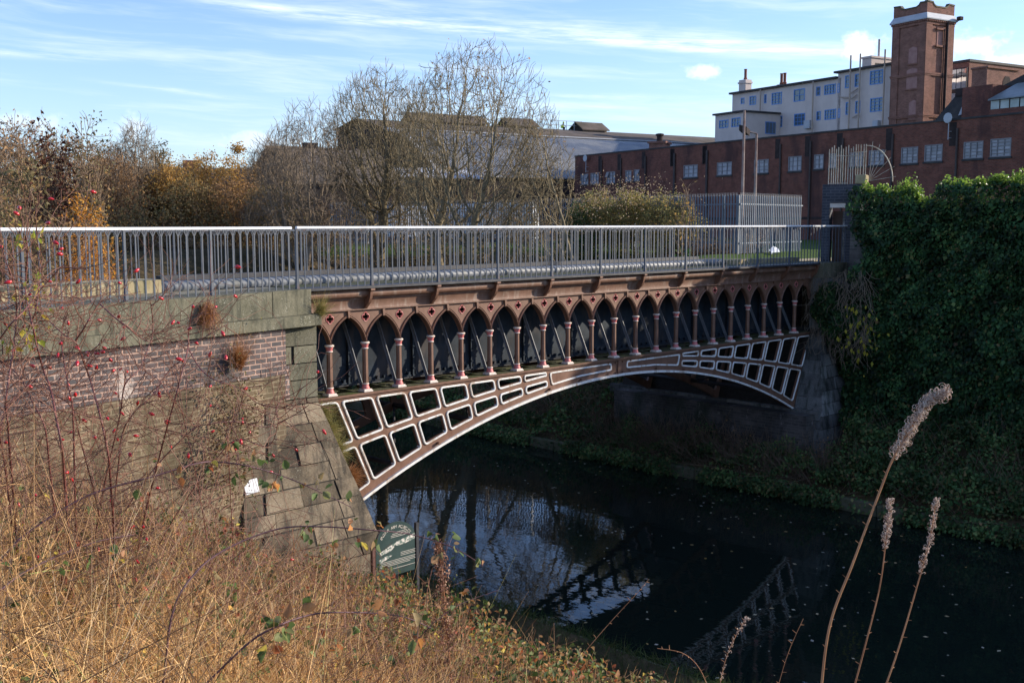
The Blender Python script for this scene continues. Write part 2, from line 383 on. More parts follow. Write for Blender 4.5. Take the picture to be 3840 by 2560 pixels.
# lower white arch moulding and the top flange
def band(d0, d1, y0, y1, x0=.03, x1=2 * XC - .03, n=60):
    m = MB(); r = []
    for k in range(n + 1):
        x = x0 + (x1 - x0) * k / n; z = intr(x); s = (x - XC) / RA; c = math.sqrt(1 - s * s)
        r.append([(x + s * d, y, z + c * d) for d, y in ((d0, y0), (d1, y0), (d1, y1), (d0, y1))])
    return m.rings(r)
band(-.022, .028, -.095, -.046).build('arch_edge_moulding', WHITE, aq)
band(-.022, -.001, -.0455, .09).build('arch_bottom_flange', BROWN, aq)
m = MB(); m.box(-.85, 16.75, -.1, .17, 4.162, 4.2); m.box(-.85, 16.75, -.07, -.047, 4.13, 4.161); m.build('top_flange', BROWN, aq)
m = MB(); m.box(-.85, 16.75, -.08, .15, 4.2015, 4.205); m.build('flange_moss', MOSS, aq)
m = MB()
for x in (XC,): m.hexa([(x - .06, -.075, 3.82), (x + .06, -.075, 3.82), (x + .06, -.046, 3.82), (x - .06, -.046, 3.82), (x - .05, -.075, 4.128), (x + .05, -.075, 4.128), (x + .05, -.046, 4.128), (x - .05, -.046, 4.128)])
m.build('crown_joint', BROWN, aq)
for x in (2.45, 5.6, 6.6, 9.3, 10.4, 12.9): m = MB(); m.tube([(x, -.05, intr(x) + .075), (x, -.115, intr(x) + .075)], .028, 6); m.build('rib_bolt', BROWN, aq)
for x in (XC - .12, XC + .12, XC - .4, XC + .4):
    for z in (3.86, 4.1): m = MB(); m.tube([(x, -.046, z), (x, -.085, z)], .017, 6); m.build('rib_bolt', BROWN, aq)
# columns
def sq(h, z, y=0): return [(-h, -h, z), (h, -h, z), (h, h, z), (-h, h, z)]
cap = MB(); base = MB(); sh = MB()
sh.rings([[(r * math.cos(PI / 8 + PI / 4 * k), r * math.sin(PI / 8 + PI / 4 * k), z) for k in range(8)] for r, z in ((.056, .15), (.053, .45), (.05, .8))])
shaft = sh.build('column', BROWN, aq, 20)
base.cur = 0; base.rings([sq(.098, .004), sq(.098, .03)]); base.rings([sq(.086, .0305), sq(.082, .052)])
base.cur = 1; base.lathe([(.074, .0525), (.074, .075), (.06, .1), (.058, .135)], n=12); base.cur = 0; base.lathe([(.06, .1352), (.066, .142), (.066, .15), (.058, .158)], n=12)
b1 = base.build('column_base', [CREAMP, PINK], shaft, 40)
cap.cur = 0; cap.lathe([(.055, .782), (.064, .79), (.064, .8), (.055, .808)], n=12)
cap.cur = 1; cap.lathe([(.053, .8085), (.056, .83), (.066, .86), (.074, .878)], n=12)
cap.cur = 0; cap.lathe([(.078, .8785), (.086, .89), (.086, .905), (.07, .915)], n=12)
c1 = cap.build('capital', [CREAMP, PINK], shaft, 40)
shaft.location = (0, 0, 4.205)
for i in range(1, 21): inst(shaft, aq, (i * S, 0, 4.205))
# arcade
ARC = [(.004 + .66 * (1 - math.cos(a)), 4.985 + .66 * math.sin(a)) for a in np.linspace(math.asin(.12 / .66), math.acos(1 - .386 / .66), 12)]
def quatre(r=.036, d=.036, n=7):
    out = []
    for q in range(4):
        cx, cz = d * math.cos(q * PI / 2), d * math.sin(q * PI / 2)
        for k in range(n):
            a = q * PI / 2 - PI * .62 + PI * 1.24 * k / (n - 1); out.append((cx + r * math.cos(a), cz + r * math.sin(a) * 1.05))
    return out
QZ = 5.575
pl = [(x, z) for x, z in ARC] + [(S / 2, 5.705), (-S / 2, 5.705)] + [(-x, z) for x, z in ARC[::-1]]
sp = MB(); sp.plate(pl, [[(u, v + QZ) for u, v in quatre()]], -.03, .012)
spd = sp.build('arch_spandrel', BROWN, aq)
mo = MB()
for sgn in (1, -1):
    path = [(x * sgn, z) for x, z in ARC]
    rg = []
    for k, (x, z) in enumerate(path):
        a = Vector(path[max(k - 1, 0)]); b = Vector(path[min(k + 1, len(path) - 1)]); t = (b - a).normalized(); n = Vector((-t.y, t.x)) * sgn
        w = .058 if k else .045
        if k == len(path) - 1: n = Vector((0, 1))
        pr = [(0.0, .055), (.0, -.035), (.3, -.062), (.55, -.05), (.8, -.06), (1., -.03), (1., .012)]
        rg.append([(x + n.x * w * f, y, z + n.y * w * f) for f, y in pr])
    mo.rings(rg)
mo.build('arch_moulding', BROWN, spd, 50)
km = MB(); km.hexa([(S / 2 - .014, -.072, 5.575), (S / 2 + .014, -.072, 5.575), (S / 2 + .014, -.031, 5.575), (S / 2 - .014, -.031, 5.575), (S / 2 - .026, -.072, 5.704), (S / 2 + .026, -.072, 5.704), (S / 2 + .026, -.031, 5.704), (S / 2 - .026, -.031, 5.704)])
km.build('keystone', BROWN, spd)
q = MB(); qo = quatre(); q.tube([(u, -.033, v + QZ) for u, v in quatre(.043, .037)], .0085, 5, True); q.build('quatrefoil_rim', PINK, spd, 60)
for i in range(1, 21): inst(spd, aq, (i * S, 0, 0))
m = MB(); m.plate([(-S / 2 - .001, 5.705), (-S / 2 - .001, 5.53), (-.6, 5.45), (-.75, 5.1), (-.75, 5.705)], [], -.03, .012); m.build('arcade_end', BROWN, aq); m = MB(); m.plate([(20.5 * S + .001, 5.705), (20.5 * S + .001, 5.53), (16.2, 5.47), (16.36, 5.12), (16.6, 5.12), (16.6, 5.705)], [], -.03, .012); m.build('arcade_end', BROWN, aq)
# cornice: ledge, fascia, fillet, half-round, deck edge
prof = [(.06, 5.706), (-.085, 5.706), (-.085, 5.722), (-.05, 5.728), (-.045, 5.76), (-.06, 5.85), (-.085, 5.9), (-.11, 5.905), (-.11, 5.925), (-.1, 5.93)]
prof += [(-.12 - .085 * math.sin(a), 6.015 - .085 * math.cos(a)) for a in np.linspace(.2, PI - .15, 9)] + [(-.1, 6.1), (.06, 6.1)]
m = MB(); m.rings([[(x, y, z) for y, z in prof] for x in (-.62, 3, 6, 9, 12, 16.6)]); m.build('cornice', BROWN2, aq, 40)
m = MB(); m.box(-.66, 16.75, -.31, .06, 6.105, 6.15); m.build('deck_edge', DARKI, aq)
m = MB(); m.box(-.66, 16.75, .061, .79, 6.1, 6.152); m.build('walkway', MOSS, aq)
m = MB()
pr = [(-.295, 6.104), (-.295, 6.06), (-.27, 6.05), (-.262, 5.99), (-.24, 5.92), (-.2, 5.85), (-.14, 5.79), (-.085, 5.735), (-.03, 5.735), (-.03, 6.104)]
m.plate(pr, [], -.014, .014, 'x'); rg = [[(x, a, b) for x in (-.03, .03)][::1] for a, b in pr[:8]]
for (a, b), (c, d) in zip(pr[1:7], pr[2:8]): m.add([(-.028, a, b), (.028, a, b), (.028, c, d), (-.028, c, d), (-.028, a - .008, b - .006), (.028, a - .008, b - .006), (.028, c - .008, d - .006), (-.028, c - .008, d - .006)], [[0, 1, 2, 3], [7, 6, 5, 4], [0, 4, 5, 1], [2, 6, 7, 3], [1, 5, 6, 2], [3, 7, 4, 0]])
m.box(-.045, .045, -.315, -.255, 6.062, 6.1)
br = m.build('cornice_bracket', BROWN, aq); br.location = (.746, 0, 0)
for k in range(1, 11): inst(br, aq, (.746 + 2 * S * k, 0, 0))
# iron trough with its flanges, lugs, floor joists and raking struts
m = MB(); m.box(-2, 18, .8, .83, 4.24, 6.15); m.box(-2, 18, 4.3, 4.33, 4.24, 6.15); m.build('trough_side', TROUGH, aq)
m = MB(); m.box(-2, 18, .78, 4.35, 4.2, 4.239); m.build('trough_floor', DARKI, aq)
fl = MB(); fl.box(-.012, .012, .735, .799, 4.24, 6.1); fl.box(.02, .045, .76, .7995, 4.24, 6.1)
for z in np.arange(4.4, 6, .22): fl.tube([(.03, .72, z), (-.03, .72, z)], .014, 6)
fl.box(-.78, .78, .755, .7993, 4.24, 4.27)
for x in np.arange(-.7, .75, .2): fl.box(x - .03, x + .03, .745, .799, 4.271, 4.33)
flo = fl.build('trough_flange', TROUGH, aq, loc=(.95, 0, 0))
for k in range(1, 10): inst(flo, aq, (.95 + 2 * S * k, 0, 0))
j = MB(); j.box(-.045, .045, .171, .779, 4.08, 4.19); j.box(-.045, .045, .0, .17, 4.09, 4.161)
jo = j.build('floor_joist', MOSS, aq, loc=(-.05, 0, 0))
for k in range(1, 22): inst(jo, aq, (k * S - .05, 0, 0))
for k in range(0, 21):
    m = MB()
    if k % 2: m.box(k * S + .02, k * S + .38, .175, .5, 4.165, 4.185)
    else: m.box(k * S + .1, k * S + .6, .55, .775, 4.16, 4.18)
    m.build('floor_board', MOSS, aq)
s_ = MB(); a, b = Vector((0, .09, 4.21)), Vector((0, .76, 5.62)); t = (b - a).normalized(); nn = Vector((0, -t.z, t.y))
s_.hexa([a + Vector((-.03, 0, 0)), a + Vector((.03, 0, 0)), a + Vector((.03, 0, 0)) + nn * .012, a + Vector((-.03, 0, 0)) + nn * .012, b + Vector((-.03, 0, 0)), b + Vector((.03, 0, 0)), b + Vector((.03, 0, 0)) + nn * .012, b + Vector((-.03, 0, 0)) + nn * .012])
s_.hexa([a + Vector((-.006, 0, 0)) + nn * .013, a + Vector((.006, 0, 0)) + nn * .013, a + Vector((.006, 0, 0)) + nn * .06, a + Vector((-.006, 0, 0)) + nn * .06, b + Vector((-.006, 0, 0)) + nn * .013, b + Vector((.006, 0, 0)) + nn * .013, b + Vector((.006, 0, 0)) + nn * .06, b + Vector((-.006, 0, 0)) + nn * .06])
st = s_.build('raking_strut', STRUT, aq, loc=(0, 0, 0))
for i in range(1, 21): inst(st, aq, (i * S, 0, 0))
inst(st, aq, (-S, 0, 0))
m = MB()
for x in (1.5, 3.4, 5.4, 7.93, 10.4, 12.4, 14.3):
    z = intr(x) + .12; m = MB(); m.tube([(x, .03, z), (x, 5.08, z)], .055, 8); m.build('cross_brace', DARKI, aq)
for x0, x1 in ((1.5, 3.4), (3.4, 5.4), (10.4, 12.4), (12.4, 14.3)):
    for y0, y1 in ((.1, 2.5), (2.6, 5.05)): m = MB(); m.tube([(x0, y0, intr(x0) + .12), (x1, y1, intr(x1) + .12)], .03, 6); m.build('diagonal_brace', DARKI, aq)
m = MB(); m.tube([(-2.72, .93, 6.2)] + [(x, .93, 6.2) for x in np.arange(-1, 13.5, 1.45)] + [(13.4, .93, 6.2)], .105, 14)
m.build('trough_rim', TUBE, aq, 40)
m = MB(); m.box(-1, 17, 4.25, 4.45, 6.12, 6.22); m.box(-1, 17, 4.46, 5.4, 6.05, 6.12); m.build('far_towpath', DARKI, aq)
# ------------------------------------------------------------------ railings
def baluster_mesh():
    m = MB(); w = .0115
    m.hexa([(-w, -.006, 0), (w, -.006, 0), (w, .006, 0), (-w, .006, 0), (-w * .9, -.006, .9), (w * .9, -.006, .9), (w * .9, .006, .9), (-w * .9, .006, .9)])
    for sx in (-1, 1):
        p = [(0, .895), (sx * .016, .935), (sx * .034, .965), (sx * .036, 1.005)]
        for (x0, z0), (x1, z1) in zip(p, p[1:]): m.hexa([(x0 - .007, -.0055, z0), (x0 + .007, -.0055, z0), (x0 + .007, .0055, z0), (x0 - .007, .0055, z0), (x1 - .007, -.0055, z1), (x1 + .007, -.0055, z1), (x1 + .007, .0055, z1), (x1 - .007, .0055, z1)])
        m.box(sx * .04 - .014, sx * .04 + .014, -.005, .005, .995, 1.004)
    m.box(-.005, .005, -.005, .005, .9, 1.004)
    return m
def post_mesh():
    m = MB(); m.rings([[(-w, -d, z), (w, -d, z), (w, d, z), (-w, d, z)] for w, d, z in ((.026, .024, 0), (.02, .018, .3), (.018, .016, .985))]); m.box(-.03, .03, -.03, .03, .0, .02)
    m.box(-.026, .026, -.02, .02, .9855, 1.004); return m
def railing(name, label, pts, n, posts, z0=6.155, top=1.005, lo=None, limit=99, rad=.03, rail=HANDR):
    """pts: polyline; n balusters spread along it, posts: list of arclengths"""
    o = empty(name, (pts[0][0], pts[0][1], z0), label=label, cat='railing')
    P = [Vector((x, y, 0)) for x, y in pts]; L = [0]
    for a, b in zip(P, P[1:]): L.append(L[-1] + (b - a).length)
    def pos(s):
        for i in range(len(P) - 1):
            if s <= L[i + 1] or i == len(P) - 2:
                t = (s - L[i]) / (L[i + 1] - L[i]); p = P[i].lerp(P[i + 1], t); d = P[i + 1] - P[i]; return p, math.atan2(d.y, d.x)
    m = MB(); hz = top; w = rad
    path = [P[0]] + P[1:]
    rg = []
    for i, p in enumerate(path):
        a = path[max(i - 1, 0)]; b = path[min(i + 1, len(path) - 1)]; t = (b - a).normalized(); nn = Vector((-t.y, t.x, 0))
        rg.append([p - P[0] + nn * u + Vector((0, 0, hz + z)) for u, z in ((-w, 0), (-w, .026), (-w * .6, .04), (w * .6, .04), (w, .026), (w, 0))])
    m.rings(rg); m.build('handrail', rail, o)
    ps = None
    for s in posts:
        p, a = pos(s)
        if ps is None: ps = post_mesh().build('standard', RAILP, o); q = ps
        else: q = inst(ps, o)
        q.location = p - P[0]; q.rotation_euler = (0, 0, a)
    bl = [s for s in n if all(abs(s - t) > .05 for t in posts)]; bs = None
    for s in bl[:limit]:
        p, a = pos(s)
        if bs is None: bs = baluster_mesh().build('baluster', RAILP, o); q = bs
        else: q = inst(bs, o)
        q.location = p - P[0]; q.rotation_euler = (0, 0, a)
    if len(bl) > limit:
        m = MB(); b0 = baluster_mesh()
        for s in bl[limit:]:
            p, a = pos(s); c, sn = math.cos(a), math.sin(a); m.add([(x * c - y * sn + p.x - P[0].x, x * sn + y * c + p.y - P[0].y, z) for x, y, z in b0.v], b0.f)
        tag(m.build('baluster_run', RAILP, o), kind='stuff')
    return o
X0 = .746 - 2 * S
railing('railing', 'blue grey iron railing with forked balusters on the edge of the aqueduct', [(X0, -.28), (16.35, -.28)], [.156 * k for k in range(0, 110)], [2 * S * k for k in range(0, 12)])
WA, WB, WC = Vector((-.86, -.29, 0)), Vector((-6.0, -1.36, 0)), Vector((-12., -2.5, 0))
railing('railing', 'blue grey iron railing standing on the stone coping left of the aqueduct', [(WA.x - .08, WA.y - .02), (WB.x, WB.y), (WC.x, WC.y)], [.06 + .15 * k for k in range(0, 75)], [1.7 + 1.55 * k for k in range(0, 7)], z0=6.15)
railing('railing', 'short shaded iron railing in front of the dark brick gate pier', [(16.43, -.3), (17.25, -.42), (17.95, -.62)], [.07 + .14 * k for k in range(0, 11)], [1.55])
railing('railing', 'thin iron railing along the far side of the aqueduct', [(17, 5.3), (-1.5, 5.3), (-14, 4.6)], [.156 * k for k in range(0, 190)], [2 * S * k for k in range(0, 19)], rad=.025, rail=RAILP, z0=6.07)
# ------------------------------------------------------------------ stone abutments
def xface(z): return -.52 if z > 4.15 else -.47 + .335 * (4.1 - z)
def yface(z): return -.37 if z > 4.3 else -.37 - .25 * (4.3 - z)
def course(m, z0, z1, xa, xb, yf, depth, cuts, rr, gap=.01, conv=lambda x: x):
    """one course of blocks; xa, xb, yf are functions of z"""
    ed = [0] + sorted(cuts) + [1]
    for a, b in zip(ed, ed[1:]):
        off = rr.uniform(-.02, .02); vg = gap * rr.choice((1, 1, 2, 5)); v = []
        for z in (z0 + gap, z1 - gap):
            x0 = xa(z) + (xb(z) - xa(z)) * a + (vg if a else 0); x1 = xa(z) + (xb(z) - xa(z)) * b - (gap if b < 1 else 0)
            y = yf(z) + off; v += [(conv(x0), y, z), (conv(x1), y, z), (conv(x1), y + depth, z), (conv(x0), y + depth, z)]
        c = .012; w = []
        for k in range(8): w.append(Vector(v[k]))
        m.hexa(w)
def pier(name, label, mirror, mat, x_in_top, x_in_bot, zbot, parent):
    conv = (lambda x: 2 * XC - x) if mirror else (lambda x: x); rr = random.Random(5 + mirror)
    xi = lambda z: x_in_top + (x_in_bot - x_in_top) * (4.3 - z) / 4.; m = MB(); z = zbot; k = 0
    while z < 4.29:
        z1 = min(z + .33, 4.3); n = 3 if k % 2 else 2
        course(m, z, z1, xi, lambda z: xface(z), yface, .5, [(i + .5 + rr.uniform(-.2, .2)) / n for i in range(n)], rr, conv=conv); z = z1; k += 1
    m.build('battered_pier', mat, parent)
    m = MB(); v = []
    for z in (zbot, 4.3): v += [(conv(xi(z) + .02), yface(z) + .02, z), (conv(xface(z) - .015), yface(z) + .02, z), (conv(xface(z) - .015), 6.2, z), (conv(xi(z) + .02), 6.2, z)]
    m.hexa(v); m.build('pier_core', MORTAR, parent)
    # canal side of the pier under the bridge: courses along y
    m = MB(); z = zbot; k = 0
    while z < 2.0:
        z1 = min(z + .33, 2.1)
        for y0 in np.arange(-1.2 + (k % 2) * .5, .6, .9):
            y1 = min(y0 + .9, .6); v = []
            for zz in (z + .006, z1 - .006):
                a = max(y0, yface(zz) + .01); v += [(conv(xface(zz) - .3), a + .006, zz), (conv(xface(zz) + .01), a + .006, zz), (conv(xface(zz) + .01), y1 - .006, zz), (conv(xface(zz) - .3), y1 - .006, zz)]
            m.hexa(v)
        z = z1; k += 1
    z = 2.1
    while z < 4.2:
        z1 = min(z + .33, 4.2); v = []
        for zz in (z + .006, z1 - .006): a = yface(zz) + .01; v += [(conv(xface(zz) - .3), a, zz), (conv(xface(zz) + .01), a, zz), (conv(xface(zz) + .01), -.06, zz), (conv(xface(zz) - .3), -.06, zz)]
        m.hexa(v); z = z1
    m.build('return_face', mat, parent)
lab = empty('stone_abutment', (0, 0, 0), label='sunlit stone abutment with battered pier, brindle brick panel and heavy coping', cat='abutment')
pier('battered_pier', '', 0, STONE2, -1.9, -2.7, .25, lab)
# quoins above the pier
rr = random.Random(3); m = MB(); zz = [4.302, 4.62, 4.9, 5.2, 5.535]
for k, (a, b) in enumerate(zip(zz, zz[1:])):
    x0 = (-1.22, -1.28, -1.75, -1.15)[k]
    cut = [.6] if k == 2 else []
    course(m, a, b, lambda z: x0, lambda z: -.52, lambda z: -.37, .5, cut, rr)
m.build('quoin_stones', STONE, lab)
m = MB(); m.box(-1.9, -.54, -.34, .0, 4.3, 5.53); m.build('quoin_core', MORTAR, lab)
# string course and coping returning round the corner
def sweep_wall(path, y0, y1, z0, z1, cuts, mat, name, parent, gap=.004, rs=1, joined=True):
    """blocks between cuts along a polyline; y0 front offset, y1 back offset (to the left of the path)"""
    P = [Vector((x, y, 0)) for x, y in path]; L = [0]
    for a, b in zip(P, P[1:]): L.append(L[-1] + (b - a).length)
    def pos(s):
        for i in range(len(P) - 1):
            if s <= L[i + 1] or i == len(P) - 2: t = (s - L[i]) / (L[i + 1] - L[i]); d = (P[i + 1] - P[i]).normalized(); n = Vector((-d.y, d.x, 0)); return P[i].lerp(P[i + 1], t), (n if n.y > 0 else -n)
    rr = random.Random(rs); out = []
    m = MB()
    for a, b in zip(cuts, cuts[1:]):
        oy = rr.uniform(-.006, .006); oz = rr.uniform(-.004, .004); v = []
        for z in (z0, z1 + oz):
            p, n = pos(a + gap); q, n2 = pos(b - gap); v += [p + n * (y0 + oy) + Vector((0, 0, z)), q + n2 * (y0 + oy) + Vector((0, 0, z)), q + n2 * y1 + Vector((0, 0, z)), p + n * y1 + Vector((0, 0, z))]
        m.hexa(v)
        if not joined: out.append(m.build(name, mat, parent)); m = MB()
    if joined: out.append(m.build(name, mat, parent))
    return out
wingL = [(-.52, -.37), (-6.0, -1.5), (-13., -2.95)]
cutsL = [.0, .02, .95, 3.0, 5.6, 7.3, 9.4, 11.5]
wl = [(-.64, -.395), (-6, -1.5), (-13, -2.95)]
sweep_wall(wl, -.02, .75, 5.732, 6.15, [0, .88, 3.5, 5.5, 7.6, 9.8, 12.2], STONE, 'coping_stone', lab, joined=False)
sweep_wall([(-.48, -.37), (-6, -1.5), (-13, -2.95)], -.09, .7, 5.54, 5.73, [0, 1.75, 3.35, 5.7, 8, 10.5, 12.5], STONE, 'string_course_stone', lab, joined=False, rs=4)
# make path direction give an inward (left = +y) normal: flip if needed
def wallslab(name, p0, p1, off, thick, z0, z1, mat, parent):
    """wall mesh in its own frame: local x from p0 to p1"""
    d = Vector((p1[0] - p0[0], p1[1] - p0[1], 0)); L = d.length; m = MB(); m.box(0, L, off, off + thick, z0, z1)
    o = m.build(name, mat, parent, loc=(p0[0], p0[1], 0)); o.rotation_euler = (0, 0, math.atan2(d.y, d.x)); return o
wallslab('brick_panel', (-6, -1.5), (-1.2, -.51), .02, .5, 4.78, 5.538, BRICKB, lab)
wallslab('brick_panel', (-13, -2.95), (-6.01, -1.502), .02, .5, 4.78, 5.538, BRICKB, lab)
wallslab('brick_panel', (-1.75, -.625), (-1.14, -.5), .012, .3, 4.34, 4.9, BRICKB, lab)
wallslab('rendered_wall', (-6, -1.5), (-1.25, -.52), .0, .6, .8, 4.775, RENDERM, lab)
wallslab('rendered_wall', (-13, -2.95), (-6.01, -1.502), .0, .6, 3.0, 4.775, RENDERM, lab)
m = MB(); rr = random.Random(9)
for z, x0, x1 in ((4.32, -2.3, -1.8), (4.0, -2.05, -1.5), (3.7, -2.4, -1.5), (3.4, -2.0, -1.5), (3.1, -2.6, -1.5), (2.8, -2.1, -1.5), (2.5, -2.5, -1.45)):
    course(m, z, z + .3, lambda z: x0, lambda z: x1, lambda z: -.62 - .04 * (4.3 - z), .3, [.55], rr)
m.build('toothing_stones', STONE2, lab)
m = MB(); m.plate([(-.13, 0), (.13, .02), (.12, .24), (-.12, .23)], [], -.01, 0); pn = m.build('notice', None or surf('notice_paper', (.68, .7, .72), (.78, .79, .8), 8, .6, 0, .3, dirt=(.35, .36, .4), dscale=22, streak=.6))
p = ony(600, 1141, -1.0); pn.location = (p.x, yface(p.z) - .02, p.z); pn.rotation_euler = (-.24, 0, 0)
tag(pn, 'small white sheet with dark scribbles fixed to the stone pier', 'notice')
# right abutment, in shade
rab = empty('stone_abutment', (17, 0, 0), label='dark shaded stone abutment beneath the ivy with battered pier', cat='abutment')
rab.location = (0, 0, 0)
pier('battered_pier', '', 1, STONE3, -1.2, -2.1, .3, rab)
wallslab('under_arch_wall', (15.62, 6.0), (15.62, -.8), -.6, .6, .0, 2.02, BRICKW, rab).rotation_euler = (0, 0, -PI / 2)
m = MB()
for y in np.arange(-.9, 6, .75): m.box(15.5, 15.95, y + .005, y + .745, 1.85, 2.1)
m.build('springing_course', STONE3, rab)
sweep_wall([(16.35, -.42), (17.35, -.5), (18.2, -.75)], -.0, .9, 5.732, 6.15, [0, 1.0, 1.85], STONE, 'coping_stone', rab)
sweep_wall([(16.38, -.42), (17.35, -.5), (18.2, -.75)], .04, .9, 5.54, 5.73, [0, .8, 1.85], STONE3, 'string_course_stone', rab)
m = MB(); m.box(16.42, 17.5, -.37, .0, 4.3, 5.538); m.build('quoin_stones', STONE3, rab)
wallslab('wing_wall', (17.5, -.35), (17.6, -16), .0, .5, .6, 7.6, BRICKW, rab)
m = MB(); m.box(17.5, 17.9, -.7, 3, 1, 5.54); m.build('backing_wall', BRICKW, rab)
# far coping stones beside the canal arm
fc = empty('stone_kerb', (0, 0, 0), label='pale stone kerb left of the pipe behind the railing', cat='kerb')
sweep_wall([(-2.75, .85), (-7, .35), (-14, -.6)], -.12, .5, 6.0, 6.34, [0, 3.2, 6, 9, 11.3], surf('pale_sandstone', (.27, .22, .12), (.38, .32, .2), 4, .9, .5, .2, dirt=(.16, .15, .07), dscale=2, streak=.6), 'kerb_stone', fc)
fc2 = empty('stone_kerb', (0, 0, 0), label='sunlit sandstone kerb right of the pipe below the fence', cat='kerb')
sweep_wall([(13.45, .82), (17.2, .82)], .0, .35, 6.0, 6.27, [0, 1.3, 2.5, 3.75], bpy.data.materials['pale_sandstone'], 'kerb_stone', fc2)
ltop = empty('paved_verge', kind='structure')
m = MB()
v = [(-.62, -.3), (-6, -1.4), (-13, -2.8), (-13, -.6), (-7, .36), (-2.75, .9), (-.62, .9)]
m.plate(v, [], 6.0, 6.135, 'z'); o = m.build('worn_flags', surf('worn_flagstone', (.2, .17, .1), (.3, .27, .2), 3, .9, .5, .2, dirt=(.1, .1, .05), dscale=2, streak=0), ltop)
# ------------------------------------------------------------------ gate pier with spikes
gp = empty('brick_gate_pier', (0, 0, 0), label='dark brick gate pier with a doorway and iron spikes on top', cat='gate')
A = at(1884, 600, 30.9); B = at(1972, 600, 30.4); A.z = B.z = 0
d = (B - A); L = d.length; ang = math.atan2(d.y, d.x)
pf = Facade((A.x, A.y, 0), 0); pf.e = np.array([d.x / L, d.y / L, 0]); pf.n = np.array([d.y / L, -d.x / L, 0])
dx0, dz1 = pf.sz(1906, 465)[0], 7.83; dx1 = pf.sz(1942, 465)[0]
m = MB(); m.plate([(0, 6.12), (dx0, 6.12), (dx0, dz1), (dx1, dz1), (dx1, 6.12), (L, 6.12), (L, 8.36), (0, 8.36)], [], 0, .42); g = m.build('pier_wall', BRICKD, gp, loc=(A.x, A.y, 0)); g.rotation_euler = (0, 0, ang)
def gpart(m, n, mat): o = m.build(n, mat, gp, loc=(A.x, A.y, 0)); o.rotation_euler = (0, 0, ang); return o
m = MB(); m.box(dx0 + .02, L + .1, .43, 1.5, 6.12, 7.6); gpart(m, 'inner_wall', surf('brown_inner_wall', (.1, .06, .045), (.14, .09, .07), 3))
m = MB(); m.box(L * .84, L + .12, -.02, .44, 8.362, 8.62, .02); gpart(m, 'cap_stone', bpy.data.materials['pale_sandstone'])
m = MB(); m.box(dx0, dx1, .02, .4, dz1 - .13, dz1 - .002); gpart(m, 'lintel', surf('sun_toned_lintel', (.6, .52, .45), (.7, .62, .55), 3, .8))  # pale strip: the sun on the lintel is put into its colour
m = MB(); s0, s1 = pf.sz(1900, 415)[0], pf.sz(1958, 415)[0]
bars = [pf.sz(x, 415)[0] for x in (1902, 1908, 1913, 1918, 1923, 1929, 1934, 1940, 1946, 1952, 1957)]
for k, s in enumerate(bars): m.box(s - .012, s + .012, .05, .06, 8.364, 9.36 + .05 * (k % 3))
for s in (pf.sz(x, 415)[0] for x in (1961, 1966, 1972, 1979, 1984)): m.box(s - .012, s + .012, .2, .21, 8.61, 9.48)
m.box(bars[0], bars[-1] + .3, .062, .075, 9.15, 9.17); m.box(bars[0], bars[8], .062, .08, 8.38, 8.4); m.box(bars[-1], s + .02, .212, .225, 9.26, 9.28)
gpart(m, 'spike_fence', surf('rusty_pale_steel', (.35, .28, .2), (.55, .5, .4), 9, .6, .1, .4, dirt=(.2, .1, .06), dscale=9, streak=.6))
m = MB(); c = pf.sz(1984, 420); rad = pf.sz(2047, 415)[0] - c[0]
arc = [(c[0] + rad * math.sin(t), .25, 8.42 + 1.02 * math.cos(t)) for t in np.linspace(0, PI / 2, 14)]; m.tube(arc, .016, 6)
for t in np.linspace(.2, 1.45, 6): m.tube([(c[0] + .1, .25, 8.45), (c[0] + rad * 1.12 * math.sin(t), .25, 8.42 + 1.16 * math.cos(t))], .007, 4)
gpart(m, 'spiked_fan', bpy.data.materials['rusty_pale_steel'])
